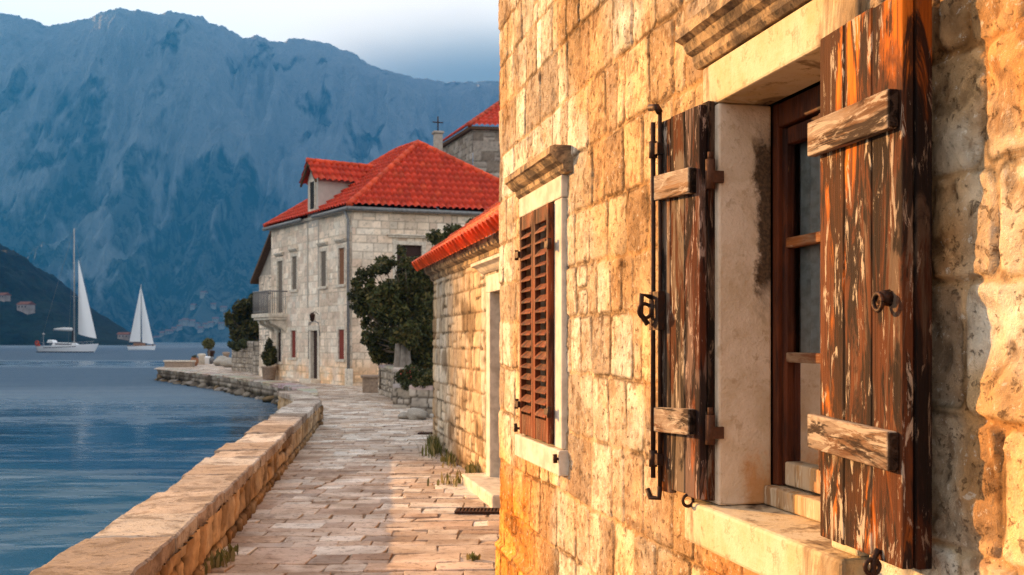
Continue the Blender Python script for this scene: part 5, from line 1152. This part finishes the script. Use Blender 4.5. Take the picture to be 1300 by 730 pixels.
def m_mount():
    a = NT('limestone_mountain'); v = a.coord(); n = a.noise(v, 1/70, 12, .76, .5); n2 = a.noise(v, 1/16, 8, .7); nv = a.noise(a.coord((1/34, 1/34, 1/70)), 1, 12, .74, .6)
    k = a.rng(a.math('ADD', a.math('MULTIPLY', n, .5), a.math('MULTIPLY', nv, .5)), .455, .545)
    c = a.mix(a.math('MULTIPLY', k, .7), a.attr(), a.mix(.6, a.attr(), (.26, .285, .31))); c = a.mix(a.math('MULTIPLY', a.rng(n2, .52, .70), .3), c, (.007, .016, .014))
    return a.fin(c, .95, a.bump(a.math('ADD', a.math('ADD', n, nv), a.math('MULTIPLY', n2, .25)), 1.0, 24), .1)
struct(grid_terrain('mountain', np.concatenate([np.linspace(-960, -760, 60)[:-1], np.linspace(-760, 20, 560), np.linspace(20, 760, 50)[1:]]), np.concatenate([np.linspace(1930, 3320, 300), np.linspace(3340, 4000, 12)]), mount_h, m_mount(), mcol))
HX = [-1300, -1150, -1000, -850, -720, -650, -610, -570, -540, -505, -480, -462]; HY = [433, 400, 330, 290, 298, 318, 342, 362, 388, 410, 424, 433]
def hill_h(U, Z):
    X = U/1300*Z; H_ = (433-np.interp(U, HX, HY))/1300*880; t = np.clip((Z-560)/320, 0, 1); p = np.sin(t*np.pi/2)**.8
    p = np.where(Z > 880, np.clip(1-(Z-880)/400, 0, 1), p)
    return np.maximum(H_*p+sstep(0, .3, t)*np.clip(H_/60, 0, 1)*((fbm(X/30, Z/30, 4, 5)-.5)*22+(fbm(X/7, Z/7, 3, 6)-.5)*7), 0)+WATER-.4+1.2*sstep(0, .02, t)*(H_ > .5)
def m_wood_hill():
    a = NT('wooded_hill'); v = a.coord(); n = a.noise(v, 1/9, 6, .65); n2 = a.noise(v, 1/45, 4)
    c = a.mix(a.rng(n, .35, .65), (.004, .014, .012), (.009, .030, .024)); c = a.mix(a.math('MULTIPLY', a.rng(n2, .55, .7), .5), c, (.016, .036, .028)); return a.fin(c, .95, a.bump(n, 1.0, 6), .1)
M['wooded'] = m_wood_hill()
struct(grid_terrain('wooded_headland', np.linspace(-1300, -455, 420), np.linspace(555, 1280, 130), hill_h, M['wooded'], lambda X, Z, H_: np.zeros(X.shape+(3,))))
# unseen wooded hill added left of frame, shaped to shade the far promenade
ux = np.array([-math.sin(R(SUN_AZ)), math.cos(R(SUN_AZ))]); ul = np.array([math.cos(R(SUN_AZ)), math.sin(R(SUN_AZ))])
tt, pp = np.meshgrid(np.linspace(150, 260, 90), np.linspace(-2, 66, 170), indexing='ij')
prof = np.sin(np.pi*np.clip((tt-150)/110, 0, 1))**.5*np.clip(sstep(-.5, 2.4, pp)*1.0, 0, 1)*sstep(66, 54, pp)
hh = WATER-.5+prof*(78+16*(fbm(tt/14, pp/14, 4, 3)-.5)+8*(fbm(tt/4, pp/4, 3, 4)-.5))
SH = np.array([-1.75, 12.3]); Xp = SH[0]+tt*ux[0]+pp*ul[0]; Yp = SH[1]+tt*ux[1]+pp*ul[1]; n, m = tt.shape; I = np.arange(n*m).reshape(n, m)
struct(npmesh('path_shade_blocker', np.stack([Xp, Yp, hh], -1).reshape(-1, 3), np.stack([I[:-1, :-1], I[:-1, 1:], I[1:, 1:], I[1:, :-1]], -1).reshape(-1, 4), M['wooded']))

# second unseen hill, added farther out to keep low sun off the open bay
tt, pp = np.meshgrid(np.linspace(760, 1500, 120), np.linspace(4, 420, 120), indexing='ij')
prof = np.sin(np.pi*np.clip((tt-760)/740, 0, 1))**.7*sstep(6, 60, pp)*sstep(420, 300, pp)
hh = WATER-.6+prof*(430+150*(fbm(tt/120, pp/120, 5, 13)-.5)+60*(fbm(tt/30, pp/30, 4, 14)-.5))
Xp = SH[0]+tt*ux[0]+pp*ul[0]; Yp = SH[1]+tt*ux[1]+pp*ul[1]; n, m = tt.shape; I = np.arange(n*m).reshape(n, m)
struct(npmesh('bay_shade_blocker', np.stack([Xp, Yp, hh], -1).reshape(-1, 3), np.stack([I[:-1, :-1], I[:-1, 1:], I[1:, 1:], I[1:, :-1]], -1).reshape(-1, 4), M['wooded']))

# houses on the far shores
hm = []
def house_mesh(k):
    rg = random.Random(k); w_, d_, h_ = rg.uniform(9, 15), rg.uniform(8, 11), rg.uniform(5, 9); return w_, d_, h_
def far_house(i, px, Y, hf, label, group, sc=1.0):
    w_, d_, h_ = house_mesh(i); w_ *= sc; d_ *= sc; h_ *= sc; u = px-650; z = float(hf(np.array([float(u)]), np.array([Y]))[0]); x = u/1300*Y; rg = random.Random(i+50)
    o = thing('shore_house', label, 'house', (x, Y, z), rg.uniform(-.4, .4), group)
    b = MB(); b.box(-w_/2, w_/2, -d_/2, d_/2, -4, h_); b.build('wall', M['plaster'], o)
    b = MB(); b.prism([(-d_/2-.6, h_), (d_/2+.6, h_), (0, h_+d_*.32)], -w_/2-.5, w_/2+.5, lambda a, z_, d: (d, a, z_)); b.build('roof', M['roof_plain'], o)
    for q in range(3):
        b = MB(); x_ = lerp(-w_*.3, w_*.3, q/2); b.box(x_-.6*sc, x_+.6*sc, -d_/2-.06, -d_/2+.1, h_*.55, h_*.8); b.build('window', M['smoke'], o)
rg = random.Random(77)
spots = [200, 207, 215, 222, 228, 236, 243, 250, 255, 262, 268, 274, 281, 288, 296, 232, 246, 259, 271, 284, 150, 158, 140, 133]
for i, px in enumerate(spots): far_house(i, px, 1985+rg.uniform(0, 40)+(90 if 15 <= i < 20 else 0), mount_h, 'tiny pale house with clay roof on the shore below the mountain', 'houses along the far mountain shore')
for i, (px, Y, lab) in enumerate(((4, 610, 'cream house at the left edge of the picture on the wooded headland'), (33, 600, 'larger cream house with red roof on the headland left of the yacht'), (158, 590, 'low house near the tip of the wooded headland'))):
    far_house(40+i, px, Y, hill_h, lab, None, .50 if i != 1 else .68)

# ------------------------------------------------------------------ air
HZ = bpy.data.materials.new('haze_air'); HZ.use_nodes = True; t_ = HZ.node_tree; t_.nodes.clear(); ou = t_.nodes.new('ShaderNodeOutputMaterial'); pv = t_.nodes.new('ShaderNodeVolumePrincipled')
pv.inputs['Color'].default_value = (.030, .25, .68, 1); pv.inputs['Density'].default_value = 2.5e-4; pv.inputs['Anisotropy'].default_value = .0; t_.links.new(pv.outputs[0], ou.inputs['Volume'])
b = MB(); b.box(-2500, 2600, -310, 4150, -4, 1130); hz = b.build('haze', HZ); hz['kind'] = 'stuff'
